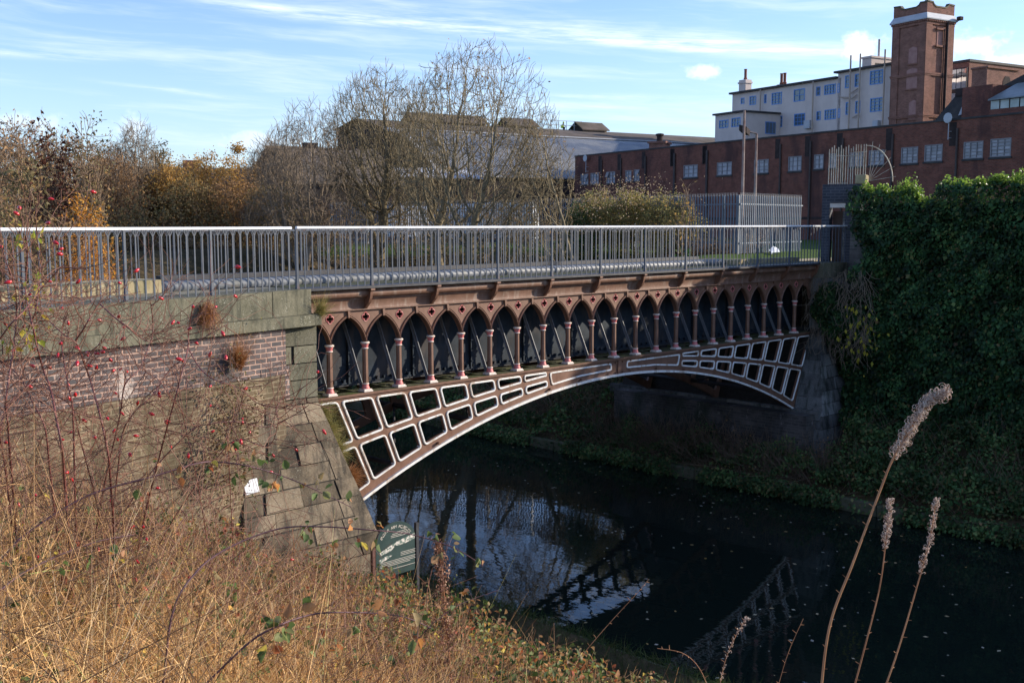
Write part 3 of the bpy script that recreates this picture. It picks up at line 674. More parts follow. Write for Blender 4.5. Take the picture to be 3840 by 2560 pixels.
# ------------------------------------------------------------------ terrain
def sst(a, b, x): t = np.clip((x - a) / (b - a), 0, 1); return t * t * (3 - 2 * t)
_w = [(NR.uniform(.3, 1.6), NR.uniform(.3, 1.6), NR.uniform(0, 6.28), NR.uniform(.4, 1)) for _ in range(14)]
def bumpy(x, y, a=.07):
    s = 0
    for fx, fy, ph, am in _w: s = s + am * np.sin(x * fx + y * fy + ph)
    return a * s / 3
def ground(x, y):
    x = np.asarray(x, float); y = np.asarray(y, float)
    up = 6.0 + .004 * np.maximum(y, 0) + bumpy(x, y, .04)
    # near bank (south of the bridge, west of the canal)
    nb = np.where(x > -.1, .3, .3 + .62 * sst(-.1, -1.2, x) + .475 * np.maximum(-x - 1., 0)); nb = np.minimum(nb, 5.75) + bumpy(x * 1.2, y * 1.2, .09) * sst(0, -2, x)
    west = np.where(x < 2.35, nb, -1.2)
    # behind the wing wall
    wy = np.where(x > -6, -.37 + (x + .52) * .206, -1.5 + (x + 6) * .207) + .45
    inside = (y > wy) & (x < -1.5)
    west = np.where(inside, 6.0, west)
    nw = .3 + 5.7 * sst(.2, -6.5, x); west = np.where((y > 6.3) & (x < 2.35), nw, west)
    west = np.where((y > wy) & (y <= 6.3) & (x >= -1.5) & (x < .3), .3, west)
    # far bank
    eb = .38 + .35 * sst(13.9, 14.6, x) + 1.2 * sst(14.4, 16.8, x); eb = np.where((y > -1.3) & (y < 6.2), np.minimum(eb, .55), eb)
    eb = np.where((y > 6.2), .4 + 5.6 * np.clip((x - 14.2) / (5.3 + 6. * sst(6.5, 10, y)), 0, 1) ** 1.25, eb) + bumpy(x, y, .08) * sst(14, 14.6, x)
    eb = np.where((y < -.2) & (x > 17.8), 6.2, eb); eb = np.where((y >= -.2) & (y <= 6.2) & (x > 17.3), 6.05, eb)
    east = np.where(x > 13.86, eb, -1.2)
    h = np.where(x < 8, west, east)
    t = sst(19, 26, y); h = h * (1 - t) + up * t; return h + .75 * np.exp(-((x + 9.7) / 2.) ** 2 - ((y + 10.2) / 3.) ** 2)
gx = np.concatenate([np.arange(-140, -26, 6), np.arange(-26, -15, .8), np.arange(-15, 20, .2), np.arange(20, 40, .8), np.arange(40, 220, 6), [260, 400, 900]])
gx = np.concatenate([[-900, -400, -200], gx]); gy = np.concatenate([[-400, -150, -60], np.arange(-30, -20, 1), np.arange(-20, 10, .2), np.arange(10, 34, .8), np.arange(34, 160, 5), [200, 300, 500, 900, 1600]])
GX, GY = np.meshgrid(gx, gy); GZ = ground(GX, GY); nx_, ny_ = len(gx), len(gy)
ii = (np.arange(ny_ - 1)[:, None] * nx_ + np.arange(nx_ - 1)[None]).ravel()
m_, nt, out = newmat('ground_soil'); co = nt.nodes.new('ShaderNodeNewGeometry').outputs['Position']; x, y, z = sep(nt, co)
n1 = noise(nt, co, .8, 8, .7)
c = mix(nt, n1.sm(.4, .6), (.05, .042, .022), (.1, .075, .04)); lawn = mix(nt, noise(nt, co, 3, 6, .7), (.045, .08, .015), (.09, .13, .03))
c = mix(nt, (x.sm(16.8, 17.4) * z.sm(5.6, 5.9)), c, lawn); c = mix(nt, (y.sm(26, 40) * z.sm(5.5, 5.9)).clamp(), c, mix(nt, n1, (.07, .07, .065), (.11, .1, .09)))
bsdf(nt, out, c, .95, 0, bump(nt, noise(nt, co, 12, 5, .7), .8, .05), .1)
g = idx_mesh('ground', np.stack([GX, GY, GZ], -1), np.stack([ii, ii + 1, ii + nx_ + 1, ii + nx_], 1), m_, None, False); tag(g, kind='structure')
m = MB(); m.plate([(17.0, .95), (26, 1.3), (26, 2.3), (17.0, 2.0)], [], 6.1, 6.14, 'z'); tag(m.build('path', surf('pale_gravel', (.3, .25, .15), (.42, .36, .24), 9, .95, .3, .1)), kind='structure')
m = MB()
for y in np.arange(-20, 20, 1.1): m.box(13.8, 14.12, y + .01, y + 1.09, -.6, .3 + .02 * math.sin(y * 3), .02)
k = m.build('towpath_edge', surf('mossy_kerb', (.1, .11, .06), (.17, .16, .11), 4, .9, .6, .2, dirt=(.04, .05, .02), dscale=2, streak=0)); tag(k, kind='structure')
m = MB()
for y in np.arange(-20, 20, 1.1): m.box(2.28, 2.46, y + .01, y + 1.09, -.6, .2, .02)
k = m.build('towpath_edge', bpy.data.materials['mossy_kerb']); tag(k, kind='structure')
# water of the main canal and of the arm on the aqueduct
m_, nt, out = newmat('canal_water'); co = nt.nodes.new('ShaderNodeNewGeometry').outputs['Position']
h = noise(nt, mapping(nt, co, (1, .55, 1), (0, 0, .8)), 3.2, 2, .5) + noise(nt, co, 11, 2, .5) * .16
bsdf(nt, out, (.008, .014, .011), .012, 0, bump(nt, h, .17, .012), .5); m_.node_tree.nodes['Principled BSDF'].inputs['IOR'].default_value = 1.42
m = MB(); m.add([(2.3, -60, 0), (13.9, -60, 0), (13.9, 32, 0), (2.3, 32, 0)], [[0, 1, 2, 3]]); tag(m.build('canal_water', m_), kind='structure')
m = MB(); m.add([(-14, 1.1, 6.0), (17.2, 1.1, 6.0), (17.2, 4.25, 6.0), (-14, 4.25, 6.0)], [[0, 1, 2, 3]]); tag(m.build('canal_arm_water', m_), kind='structure')
# ------------------------------------------------------------------ sky
w = bpy.data.worlds.new('World'); scn.world = w; w.use_nodes = True; nt = w.node_tree
for n in list(nt.nodes): nt.nodes.remove(n)
out = nt.nodes.new('ShaderNodeOutputWorld'); bg = nt.nodes.new('ShaderNodeBackground'); link(nt, bg.outputs[0], out.inputs[0])
SUN = Vector((1.63, -1.0, .70)).normalized(); sel = math.asin(SUN.z); saz = math.atan2(SUN.x, SUN.y)
sk = nt.nodes.new('ShaderNodeTexSky'); sk.sky_type = 'NISHITA'; sk.sun_disc = False; sk.sun_elevation = sel; sk.sun_rotation = saz
sk.air_density = 1.0; sk.dust_density = .6; sk.ozone_density = 1.6
dr = nt.nodes.new('ShaderNodeTexCoord').outputs['Generated']; x, y, z = sep(nt, dr)
DEG = 57.29578
az = x._m('ARCTAN2', y) * DEG; el = z._m('ARCSINE') * DEG
def gauss(v, c, wd):
    t = (v - c) / wd; return (t * t * -1.).exp()
warp = noise(nt, comb(nt, az * .05, el * .35, 1.3), 1.6, 3, .6)
# thin cirrus over the whole sky, drawn out sideways and slightly descending
ce = el + az * .055
cir = noise(nt, comb(nt, az * .03, ce * .38 + warp * .5, .0), 2.2, 5, .62)
cm = cir.sm(.42, .75) * .42
fine = noise(nt, comb(nt, az * .09, ce * 1.1, 4.), 2.5, 4, .7)
def band(c0, slope, a0, a1, wd, amp):  # streak along el = c0 + slope * (az - 45)
    return gauss(el - (az - 45.) * slope + (warp - .5) * .5, c0, wd) * az.sm(a0, a0 + 6) * (az.sm(a1 - 6, a1) * -1. + 1.) * amp
st = band(9.75, -.075, 26, 66, .3, .9) + band(10.25, -.09, 34, 62, .55, .45) + band(8.05, .0, 8, 27, .22, .75) + band(6.95, -.08, 27, 37, .08, .7) + band(6.7, -.02, 38, 56, .13, .6) + band(6.2, -.03, 36, 55, .25, .4) + band(5.0, -.09, 22, 33, .12, .7) + band(3.6, 0., 40, 62, .5, .35)
st = st * fine.sm(.3, .75) * .8
pn_ = noise(nt, comb(nt, az * .9, el * 1.1, 2.), 1.1, 4, .6)
def puff(a, e, wa, we, amp, seed):
    n = pn_; r = gauss(az, a, wa) * gauss(el, e, we)
    return (r * 1.1 + (n - .5) * 2.2).sm(.25, 1.1) * r.sm(.02, .3) * amp
pf_ = puff(62.3, 8.6, 1.3, .75, 1., 1.) + puff(67.3, 8.5, 1.9, .7, 1., 2.) + puff(54.6, 7.8, 1.0, .4, .75, 3.) + puff(69., 7.6, 2.4, .6, .9, 4.) + puff(25.2, 4.8, 1.0, .7, .55, 5.) + puff(31.2, 4.2, 1.8, .6, .5, 6.) + puff(19.5, 4.8, 3., .6, .45, 7.) + puff(55.5, 3.8, 3., .7, .6, 8.)
cl = (cm * el.sm(-1., 5.) + st).clamp(0., .92).mx(pf_.clamp(0., .95))
hz = (el * -1. + 8.).sm(-6., 9.) * .33
cc = mix(nt, z.sm(-.1, .05), (.2, .2, .2), (5.6, 6.1, 6.8))
sc_ = nt.nodes.new('ShaderNodeVectorMath'); sc_.operation = 'MULTIPLY'; link(nt, sk.outputs[0], sc_.inputs[0]); sc_.inputs[1].default_value = (.79, .9, 1.2)
col = mix(nt, hz, sc_.outputs[0], (3.9, 5.2, 6.6)); col = mix(nt, cl, col, cc)
link(nt, col, bg.inputs[0]); bg.inputs[1].default_value = .15
w.cycles.sampling_method = 'MANUAL'; w.cycles.sample_map_resolution = 512
sl = bpy.data.lights.new('sun', 'SUN'); sl.energy = 5.0; sl.angle = math.radians(.5); sl.color = (1., .885, .73); so = bpy.data.objects.new('sun', sl); COL.objects.link(so)
so.rotation_euler = SUN.to_track_quat('Z', 'Y').to_euler(); so.location = SUN * 80
vs = scn.view_settings; vs.view_transform = 'Standard'; vs.look = 'None'; vs.exposure = .52; vs.gamma = 1; vs.use_curve_mapping = False
scn.cycles.max_bounces = 6; scn.cycles.diffuse_bounces = 3; scn.cycles.glossy_bounces = 3; scn.cycles.transparent_max_bounces = 6; scn.cycles.caustics_reflective = False; scn.cycles.caustics_refractive = False
scn.cycles.use_denoising = True
# ------------------------------------------------------------------ far buildings
REDB = brickmat('factory_red_brick', (.145, .045, .03), (.225, .072, .047), (.16, .1, .08), .225, .08, .012, .9, var=.35, dark=(.06, .03, .028), dsc=.35)
REDB2 = brickmat('tower_brick', (.17, .06, .042), (.26, .11, .075), (.3, .2, .16), .23, .08, .012, .9, var=.3)
DARKBR = surf('near_black_brown', (.028, .022, .022), (.05, .036, .034), 3, .9, .2, .2)
CREAMW = surf('cream_render', (.54, .46, .42), (.62, .53, .48), .6, .9, .1, .2, dirt=(.44, .36, .32), dscale=1.6, streak=.25)
BLUEF = surf('blue_window_frame', (.07, .2, .48), (.1, .25, .55), 3, .5, 0, .4)
FRAMEG = surf('pale_grey_window_frame', (.19, .18, .19), (.24, .23, .24), 3, .6, 0, .3)
SLATE = surf('dark_slate', (.03, .03, .033), (.06, .056, .055), 1.5, .75, .3, .3)
ASB = surf('weathered_fibre_sheet', (.085, .07, .055), (.15, .12, .1), .7, .9, .4, .2, dirt=(.08, .07, .045), dscale=.3, streak=.5)
LEADM = surf('pale_lead_band', (.36, .38, .42), (.45, .47, .5), 1, .6, .1, .4)
PIPE = surf('downpipe', (.05, .04, .04), (.08, .06, .055), 2, .7, 0, .3)
PIPEC = surf('cream_downpipe', (.38, .3, .24), (.45, .36, .29), 2, .7, 0, .3)
def glass(name, c, rough=.15):
    m, nt, out = newmat(name); i = island(nt); bsdf(nt, out, ramp(nt, i, [(0, c), (1, tuple(min(1, k * 1.7) for k in c))]), rough, 0, bump(nt, noise(nt, objco(nt), 1.2, 2), .15, .05), .8); return m
GLB = glass('blue_reflecting_glass', (.05, .075, .1)); GLG = glass('wired_dusty_glass', (.21, .21, .235), .5); GLW = glass('bright_glass', (.5, .53, .55), .05); GLW.node_tree.nodes['Principled BSDF'].inputs['Metallic'].default_value = .85; VOID = surf('dark_interior', (.012, .012, .014), (.02, .02, .02), 2)
# corrugated sheet in the roof's own frame
m_, nt, out = newmat('grey_corrugated_sheet'); co = objco(nt); x, y, z = sep(nt, co)
wv = (x * 34.)._m('SINE'); c = mix(nt, noise(nt, co, .25, 5, .6).sm(.42, .6), (.15, .165, .19), (.27, .265, .25))
c = mix(nt, 1., c, mix(nt, wv * .5 + .5, (.62, .62, .62), (1.2, 1.2, 1.2)), 'MULTIPLY')
bsdf(nt, out, c, .45, .3, bump(nt, wv, 1., .04), .5); CORR = m_
def frame(F, name, **k): return empty(name, F.o.tolist()[:2] + [0], F.rz, **k)
# local frame of a facade: x = along e, y = into the building (away from viewer), z up
def window(F, par, x0, y0, x1, y1, fm, gm, cols, rows, vents=(), depth=.12, fw=.07, sill=None):
    """window from its pixel corners: frame with glazing bars, panes behind"""
    s0, za = F.sz(x0, y0); s1, zb = F.sz(x1, y1); _, zc = F.sz(x0, y1); _, zd = F.sz(x1, y0); z1 = (za + zd) / 2; z0 = (zb + zc) / 2
    m = MB(); d = depth; w = fw
    m.box(s0, s1, -.02, d * .5, z1 - w, z1); m.box(s0, s1, -.02, d * .5, z0, z0 + w); m.box(s0, s0 + w, -.019, d * .5, z0 + w, z1 - w); m.box(s1 - w, s1, -.019, d * .5, z0 + w, z1 - w)
    b = w * .3
    for k in range(1, cols): x = s0 + (s1 - s0) * k / cols; m.box(x - b, x + b, -.012, .03, z0 + w, z1 - w)
    for k in range(1, rows): z = z0 + (z1 - z0) * k / rows; m.box(s0 + w, s1 - w, -.008, .034, z - b, z + b)
    for v in vents:  # opened top-hung vent
        a = s0 + (s1 - s0) * v / cols; c2 = s0 + (s1 - s0) * (v + 1) / cols; zt = z1 - w; zl = z0 + (z1 - z0) * .55
        m.hexa([(a, -.2, zl), (c2, -.2, zl), (c2, -.18, zl), (a, -.18, zl), (a, -.05, zt), (c2, -.05, zt), (c2, -.02, zt), (a, -.02, zt)])
    f = m.build('window', fm, par)
    m = MB()
    for i in range(cols):
        for j_ in range(rows):
            xa, xb = s0 + (s1 - s0) * i / cols, s0 + (s1 - s0) * (i + 1) / cols; zA, zB = z0 + (z1 - z0) * j_ / rows, z0 + (z1 - z0) * (j_ + 1) / rows; t = R.uniform(-.012, .012)
            m.add([(xa, .045 + t, zA), (xb, .045 - t, zA), (xb, .045 - t, zB), (xa, .045 + t, zB)], [[0, 1, 2, 3]])
    m.build('pane', gm, f)
    if sill: m = MB(); m.box(s0 - .08, s1 + .08, -.07, -.021, z0 - .12, z0); m.build('sill', sill, f)
    return s0, s1, z0, z1
def wall_with_holes(F, s0, s1, zb, zt0, zt1, rects, mat, name, par, thick=.3):
    m = MB(); X = sorted({s0, s1} | {v for r in rects for v in r[:2]}); Z = sorted({zb, zt0} | {v for r in rects for v in r[2:]}); nz = len(Z)
    vs = [(x, y, z) for y in (0, thick) for x in X for z in Z]; o = len(X) * nz; fs = []; ix = lambda i, j: i * nz + j
    hole = lambda i, j: any(a - 1e-6 < (X[i] + X[i + 1]) / 2 < b + 1e-6 and c - 1e-6 < (Z[j] + Z[j + 1]) / 2 < d + 1e-6 for a, b, c, d in rects)
    H = {(i, j): hole(i, j) for i in range(len(X) - 1) for j in range(nz - 1)}
    for (i, j), h in H.items():
        if h: continue
        q = [ix(i, j), ix(i + 1, j), ix(i + 1, j + 1), ix(i, j + 1)]; fs += [q, [k + o for k in q[::-1]]]
        for (di, dj, a, b) in ((-1, 0, q[0], q[3]), (1, 0, q[2], q[1]), (0, -1, q[1], q[0]), (0, 1, q[3], q[2])):
            if H.get((i + di, j + dj), True): fs.append([a, b, b + o, a + o])
    return m.add(vs, fs).build(name, mat, par)
# ---- long brick factory
P0 = at(2335, 300, 62)
F1 = Facade(P0, 14.3); fac = frame(F1, 'brick_factory', label='long low red brick factory with steel framed windows and black downpipes', cat='factory')
W1 = []  # windows in photo pixels (display scale)
c5 = lambda x, y: ((2500 + x * .5739) / K, y * .5739 / K); c6 = lambda x, y: ((2050 + x * .4889) / K, (600 + y * .4889) / K)
wins = [(c5, (112, 1078, 202, 1160), 3, 3, ()), (c5, (330, 1060, 425, 1145), 3, 3, ()), (c5, (573, 1043, 665, 1132), 3, 4, ()), (c5, (797, 1022, 880, 1118), 3, 3, ()), (c5, (965, 1010, 1024, 1105), 2, 3, ()),
        (c5, (1062, 1004, 1110, 1098), 2, 3, ()), (c5, (1197, 995, 1280, 1090), 3, 4, ()), (c5, (1323, 982, 1420, 1080), 3, 4, ()), (c5, (1535, 962, 1640, 1068), 3, 5, ()), (c5, (1688, 945, 1800, 1055), 3, 5, ()), (c5, (1943, 925, 2065, 1037), 3, 5, ()), (c5, (2118, 905, 2248, 1025), 3, 5, ()),
        (c6, (262, 108, 320, 190), 3, 3, (2,)), (c6, (337, 100, 400, 185), 3, 3, ()), (c6, (460, 90, 525, 180), 3, 3, (0,)), (c6, (605, 80, 650, 165), 2, 3, ()), (c6, (670, 74, 712, 162), 2, 3, (1,))]
rects = []; wl_ = []
for cc_, (x0, y0, x1, y1), co_, ro_, ve in wins:
    a = cc_(x0, y0); b = cc_(x1, y1); rects.append(window(F1, fac, a[0], a[1], b[0], b[1], FRAMEG, GLG, co_, ro_, ve, sill=SLATE))
sL, zL = F1.sz(1321, 361); sR, zR = F1.sz(2335, 262); zt = (zL + zR) / 2; sE = sR + 9
wall_with_holes(F1, sL, sE, 5.8, zt, zt, rects, REDB, 'wall', fac)
m = MB(); m.box(sL, sL + .3, .301, 14, 5.8, zt); m.build('end_wall', REDB, fac)
m = MB(); m.box(sL, sE, .5, 14, 8, zt - .3); m.build('flat_roof', SLATE, fac)
m = MB(); m.box(sL - .05, sE, -.06, .34, zt + .002, zt + .11); m.build('parapet_coping', SLATE, fac)
pip = [c5(x, 1000)[0] for x in (55, 268, 750, 947, 1157, 1482, 1902)] + [c6(x, 300)[0] for x in (428, 577, 765, 990, 1240)]
for px in pip:
    s = F1.sz(px, 330)[0]; m = MB(); m.tube([(s, -.09, 6), (s, -.09, zt - .5)], .07, 6); m.build('downpipe', PIPE, fac)
    m = MB(); m.box(s - .62, s - .12, -.012, -.001, zt - 1.55, zt - .12); m.build('dark_recess_patch', DARKBR, fac)  # flat dark patch drawn in place of a recess in the wall
m = MB(); m.box(sL, sE, -.03, -.0005, 7.55, 7.72); m.build('ledge', DARKBR, fac)
def bracket_dish(F, par, px, py, name, lab, depth=0):
    s, z = F.sz(px, py); o = empty(name, (0, 0, 0), label=lab, cat='antenna'); o.location = F.o.tolist()[:2] + [0]; o.rotation_euler = (0, 0, F.rz)
    m = MB(); m.tube([(s, -.3, z - 1.3), (s, -.3, z)], .03, 6); m.tube([(s, 0, z - 1.2), (s, -.3, z - 1.2)], .02, 5); m.tube([(s, 0, z - .8), (s, -.3, z - .8)], .02, 5); m.build('mast', LEADM, o)
    m = MB(); m.rings([[(s + r * math.cos(t), -.35 + y, z + r * math.sin(t)) for t in np.linspace(0, 2 * PI, 12, False)] for r, y in ((.3, -.08), (.32, -.06), (.18, .02), (.04, .04))]); m.build('dish', LEADM, o)
bracket_dish(F1, fac, 2187, 272, 'satellite_dish', 'grey satellite dish on the factory parapet below the brick tower')
bracket_dish(F1, fac, 1352, 364, 'satellite_dish', 'small satellite dish at the left end of the brick factory')
# ---- cream rendered block with blue windows
PT = at(2125, 280, 105); F2 = Facade(PT, 14.3)
F3 = Facade(Vector(PT) + Vector((F2.n * -1.2).tolist()), 14.3)
crm = frame(F3, 'cream_building', label='cream rendered block with blue window frames behind the brick factory', cat='building')
W2 = [(485, 640, 508, 680, 1, 2), (542, 628, 584, 687, 2, 3), (638, 617, 652, 676, 1, 3), (687, 605, 752, 683, 3, 4), (832, 582, 902, 663, 2, 2), (978, 567, 1004, 627, 1, 2), (1031, 552, 1103, 618, 4, 3), (1117, 547, 1130, 607, 1, 3), (668, 762, 755, 836, 4, 3), (834, 742, 903, 822, 3, 3), (980, 728, 1006, 788, 1, 2), (1033, 715, 1106, 782, 4, 3), (1120, 711, 1133, 771, 1, 3)]
W3 = [(1167, 494, 1195, 577, 1, 3), (1231, 484, 1261, 568, 1, 3), (1330, 460, 1412, 552, 3, 4), (1171, 668, 1197, 750, 1, 3), (1234, 660, 1263, 742, 1, 3), (1331, 640, 1414, 730, 3, 4)]
r2 = [window(F3, crm, *c5(a, b), *c5(c, d), BLUEF, GLB, e, f, fw=.1) for a, b, c, d, e, f in W2]
r3 = [window(F3, crm, *c5(a, b), *c5(c, d), BLUEF, GLB, e, f, fw=.1) for a, b, c, d, e, f in W3]
sa, za = F3.sz(*c5(430, 620)); sb, zb_ = F3.sz(*c5(1120, 512)); sc2, zc2 = F3.sz(*c5(1480, 420)); z1_ = (za + zb_) / 2; _, zt2 = F3.sz(*c5(1130, 482)); zt2 = (zt2 + zc2) / 2
wall_with_holes(F3, sa, sb, 10, z1_, z1_, r2, CREAMW, 'wall', crm); wall_with_holes(F3, sb + .001, sc2 + 1.2, 10, zt2, zt2, r3, CREAMW, 'wall', crm)
m = MB(); m.box(sa, sc2 + 1.2, .302, 5, 9, z1_ - .3); m.box(sb, sc2 + 1.2, .302, 5, z1_ - .29, zt2 - .2); m.build('block', CREAMW, crm)
m = MB(); m.box(sa - .3, sb, -.35, 5.3, z1_ + .002, z1_ + .22); m.box(sb - .35, sc2 + 1.2, -.35, 5.3, zt2 + .002, zt2 + .22); m.build('flat_roof', SLATE, crm)
# projecting stair wing on the left
F4 = Facade(Vector(F3.o.tolist()) + Vector((F3.n * 5.5).tolist()), 14.3)
def to3(F, px, py):
    s, z = F.sz(px, py); return s, z
wa = F4.sz(*c5(318, 755))[0]; wb = F4.sz(*c5(497, 730))[0]; wz = F4.sz(*c5(410, 745))[1]
wing = frame(F4, 'cream_annex', label='lower cream annex with three blue windows left of the cream block', cat='building')
r4 = [window(F4, wing, *c5(a, b), *c5(c, d), BLUEF, GLB, 3, 2, fw=.1) for a, b, c, d in ((343, 785, 403, 838), (424, 770, 482, 830))]
wall_with_holes(F4, wa, wb, 9, wz, wz, r4, CREAMW, 'wall', wing); m = MB(); m.box(wb, wb + .3, .001, 5.6, 9, wz); m.box(wa, wa + .3, .301, 5.6, 9, wz); m.build('side_wall', CREAMW, wing)
m = MB(); m.box(wa - .2, wb + .5, -.3, 5.4, wz + .002, wz + .2); m.build('flat_roof', SLATE, wing)
m = MB(); m.box(wb + .301, wb + .33, 3.2, 4.8, wz - 2.3, wz - .9); wsd = m.build('window', BLUEF, wing); m = MB()
for y in (3.3, 3.82, 4.32): m.box(wb + .331, wb + .345, y, y + .42, wz - 2.2, wz - 1.0)
m.build('pane', GLB, wsd)
# pipes on the cream block
m = MB()
for px, t in ((627, 0), (970, 0), (1210, 1), (1272, 1), (1432, 1)):
    s = F3.sz(*c5(px, 700))[0]; top = (zt2 if t else z1_) + (1.6 if px in (1210, 1272, 1432) else 0)
    m = MB(); m.tube([(s, -.4, 10), (s, -.4, top)], .09, 6); m.build('soil_pipe', PIPEC, crm)
for q0, q1 in (((1218, 610), (1262, 580)), ((1222, 645), (1256, 620)), ((1228, 770), (1266, 750)), ((1148, 638), (1212, 640))):
    a = F3.sz(*c5(*q0)); b = F3.sz(*c5(*q1)); m = MB(); m.tube([(a[0], -.3, a[1]), (b[0], -.3, b[1])], .08, 6); m.build('branch_pipe', PIPEC, crm)
def boxc(F, par, px, py, w, h, d, mat, name): s, z = F.sz(px, py); m = MB(); m.box(s - w / 2, s + w / 2, -d, -.001, z - h / 2, z + h / 2, .02); return m.build(name, mat, par)
boxc(F3, crm, *c5(934, 815), .9, .9, .5, LEADM, 'air_unit'); boxc(F3, crm, *c5(1382, 808), .7, .6, .5, LEADM, 'air_unit')
def chimney(F, pxl, pxr, ytop, zb, mat, pots, potm, par, y=1.0, stk=None):
    s0 = F.sz(pxl, ytop)[0]; s1, z1 = F.sz(pxr, ytop); m = MB(); m.box(s0, s1, y, y + (s1 - s0) * .8, zb, z1); m.box(s0 - .1, s1 + .1, y - .1, y + (s1 - s0) * .8 + .1, z1 - .45, z1 - .25); c = m.build('chimney', mat, par)
    for k in range(pots):
        x = s0 + (s1 - s0) * (k + .5) / pots; m = MB(); m.lathe([(.2, z1 + .001), (.24, z1 + .2), (.17, z1 + .3), (.17, z1 + 1.2), (.22, z1 + 1.3)], (x, y + .5, 0), 10); m.build('chimney_pot', potm, c)
POT = surf('clay_pot', (.2, .07, .045), (.27, .1, .06), 2)
chimney(F3, *[c5(x, 0)[0] for x in (432, 476)], c5(0, 515)[1], z1_, CREAMW, 1, POT, crm); chimney(F3, *[c5(x, 0)[0] for x in (678, 720)], c5(0, 545)[1], z1_, REDB2, 2, POT, crm)
chimney(F3, *[c5(x, 0)[0] for x in (1350, 1398)], c5(0, 432)[1], zt2, CREAMW, 3, POT, crm, y=3)
s0, s1 = F3.sz(*c5(1242, 440))[0], F3.sz(*c5(1302, 440))[0]; _, z1 = F3.sz(*c5(1300, 374)); m = MB(); m.box(s0, s1, .8, 4.5, zt2 + .2, z1); m.box(s0 - .1, s1 + .1, .7, 4.6, z1, z1 + .2); m.tube([(s1 - .1, 2, z1), (s1 - .1, 2, z1 + 2)], .12, 6); m.build('lift_housing', CREAMW, crm); m = MB(); m.box(s1, s1 + .012, 1.4, 3.2, zt2 + .4, z1 - .5); m.build('door', VOID, crm)
# ---- brick tower
tw = frame(F2, 'brick_tower', label='tall square brick tower with stepped parapet and bricked up windows', cat='tower')
c7 = lambda x, y: ((3050 + x * .38257) / K, y * .38257 / K)
t0, t1 = F2.sz(*c7(778, 600))[0], F2.sz(*c7(1095, 600))[0]; D = t1 - t0
zz_ = lambda y: F2.sz(*c7(1095, y))[1]
za, zb1, zc1, ztop = zz_(720), zz_(210), zz_(130), zz_(20)
m = MB(); m.box(t0, t1, 0, D, 8, zb1); m.build('shaft', REDB2, tw)
m = MB()
for (a, b) in ((t0 - .06, t0 + D * .2), (t1 - D * .2, t1 + .06)):
    for q_ in ((a, b, -.1, -.001), (a, b, D + .001, D + .1)): m.box(*q_, 8, zb1)
for (a, b) in ((-.1, D * .2), (D * .8, D + .1)): m.box(t1 + .001, t1 + .1, a, b, 8, zb1); m.box(t0 - .1, t0 - .001, a, b, 8, zb1)
m.build('corner_pilaster', REDB2, tw)
for z in (za, zz_(1130)):
    m = MB(); m.box(t0 - .18, t1 + .18, -.18, D + .18, z, z + .16); m.box(t0 - .14, t1 + .14, -.14, D + .14, z - .14, z - .001); m.build('string_course', REDB2, tw)
m = MB(); m.box(t0 - .12, t1 + .12, -.12, D + .12, zb1 - .25, zb1); m.box(t0 - .2, t1 + .2, -.2, D + .2, zb1 + .001, zb1 + .2)
for k in range(14):
    x = t0 + D * (k + .5) / 14
    m.box(x - .07, x + .07, -.26, -.201, zb1 + .02, zb1 + .2); m.box(t1 + .201, t1 + .26, (x - t0) - .07, (x - t0) + .07, zb1 + .02, zb1 + .2)
m.build('dentil_course', REDB2, tw)
m = MB(); e = .3; m.rings([[(t0 - q, -q, z), (t1 + q, -q, z), (t1 + q, D + q, z), (t0 - q, D + q, z)] for q, z in ((.3, zb1 + .201), (.32, zb1 + .3), (.05, zc1 + .05))]); m.build('lead_band', LEADM, tw)
def stepped(L):
    h = ztop - zc1 - .05; b = zc1 + .05; return [(-.05, b), (L + .05, b), (L + .05, b + h * .9), (L * .8, b + h * .95), (L * .76, b + h * .72), (L * .68, b + h * .58), (L * .32, b + h * .58), (L * .24, b + h * .72), (L * .2, b + h * .95), (-.05, b + h)]
m = MB()
o = stepped(D); m.plate([(t0 + x, z) for x, z in o], [], -.05, .25); m.plate([(t0 + x, z) for x, z in o], [], D - .25, D + .05)
for X in (t1 - .249, t0 - .05): m.plate([(x, z) for x, z in [(-.05 + .301, o[0][1])] + [(D - .251, o[1][1])] + [(D - .251, o[2][1] * 1.)] + o[3:9] + [(.251, o[9][1])]], [], X, X + .299, 'x')
m.build('parapet', REDB2, tw)
m = MB()
for (xa, zA), (xb, zB) in zip(o[2:], o[3:] ):
    m.hexa([(t0 + xb, -.1, zB), (t0 + xa, -.1, zA), (t0 + xa, .3, zA), (t0 + xb, .3, zB), (t0 + xb, -.1, zB + .14), (t0 + xa, -.1, zA + .14), (t0 + xa, .3, zA + .14), (t0 + xb, .3, zB + .14)])
    m.hexa([(t1 - .3, xb, zB), (t1 - .3, xa, zA), (t1 + .1, xa, zA), (t1 + .1, xb, zB), (t1 - .3, xb, zB + .14), (t1 - .3, xa, zA + .14), (t1 + .1, xa, zA + .14), (t1 + .1, xb, zB + .14)])
m.build('parapet_coping', surf('mossy_coping', (.06, .055, .03), (.1, .09, .05), 2), tw)
PLUGM = surf('pinkish_infill', (.3, .16, .14), (.38, .22, .19), 2, .9, .2, .2)
for a, b, c, d in ((938, 470, 1018, 615), (918, 680, 1020, 862), (940, 992, 1022, 1162)):
    s0, z1 = F2.sz(*c7(a, b)); s1, z0 = F2.sz(*c7(c, d)); m = MB(); pts = [(s0, z0), (s1, z0), (s1, z1 - .15), ((s0 + s1) / 2, z1 + .05), (s0, z1 - .15)]; m.plate(pts, [], -.03, -.001); pl_ = m.build('blocked_window', PLUGM, tw); m = MB(); m.box(s0 - .12, s1 + .12, -.12, -.031, z0 - .16, z0); m.build('sill', REDB2, pl_)
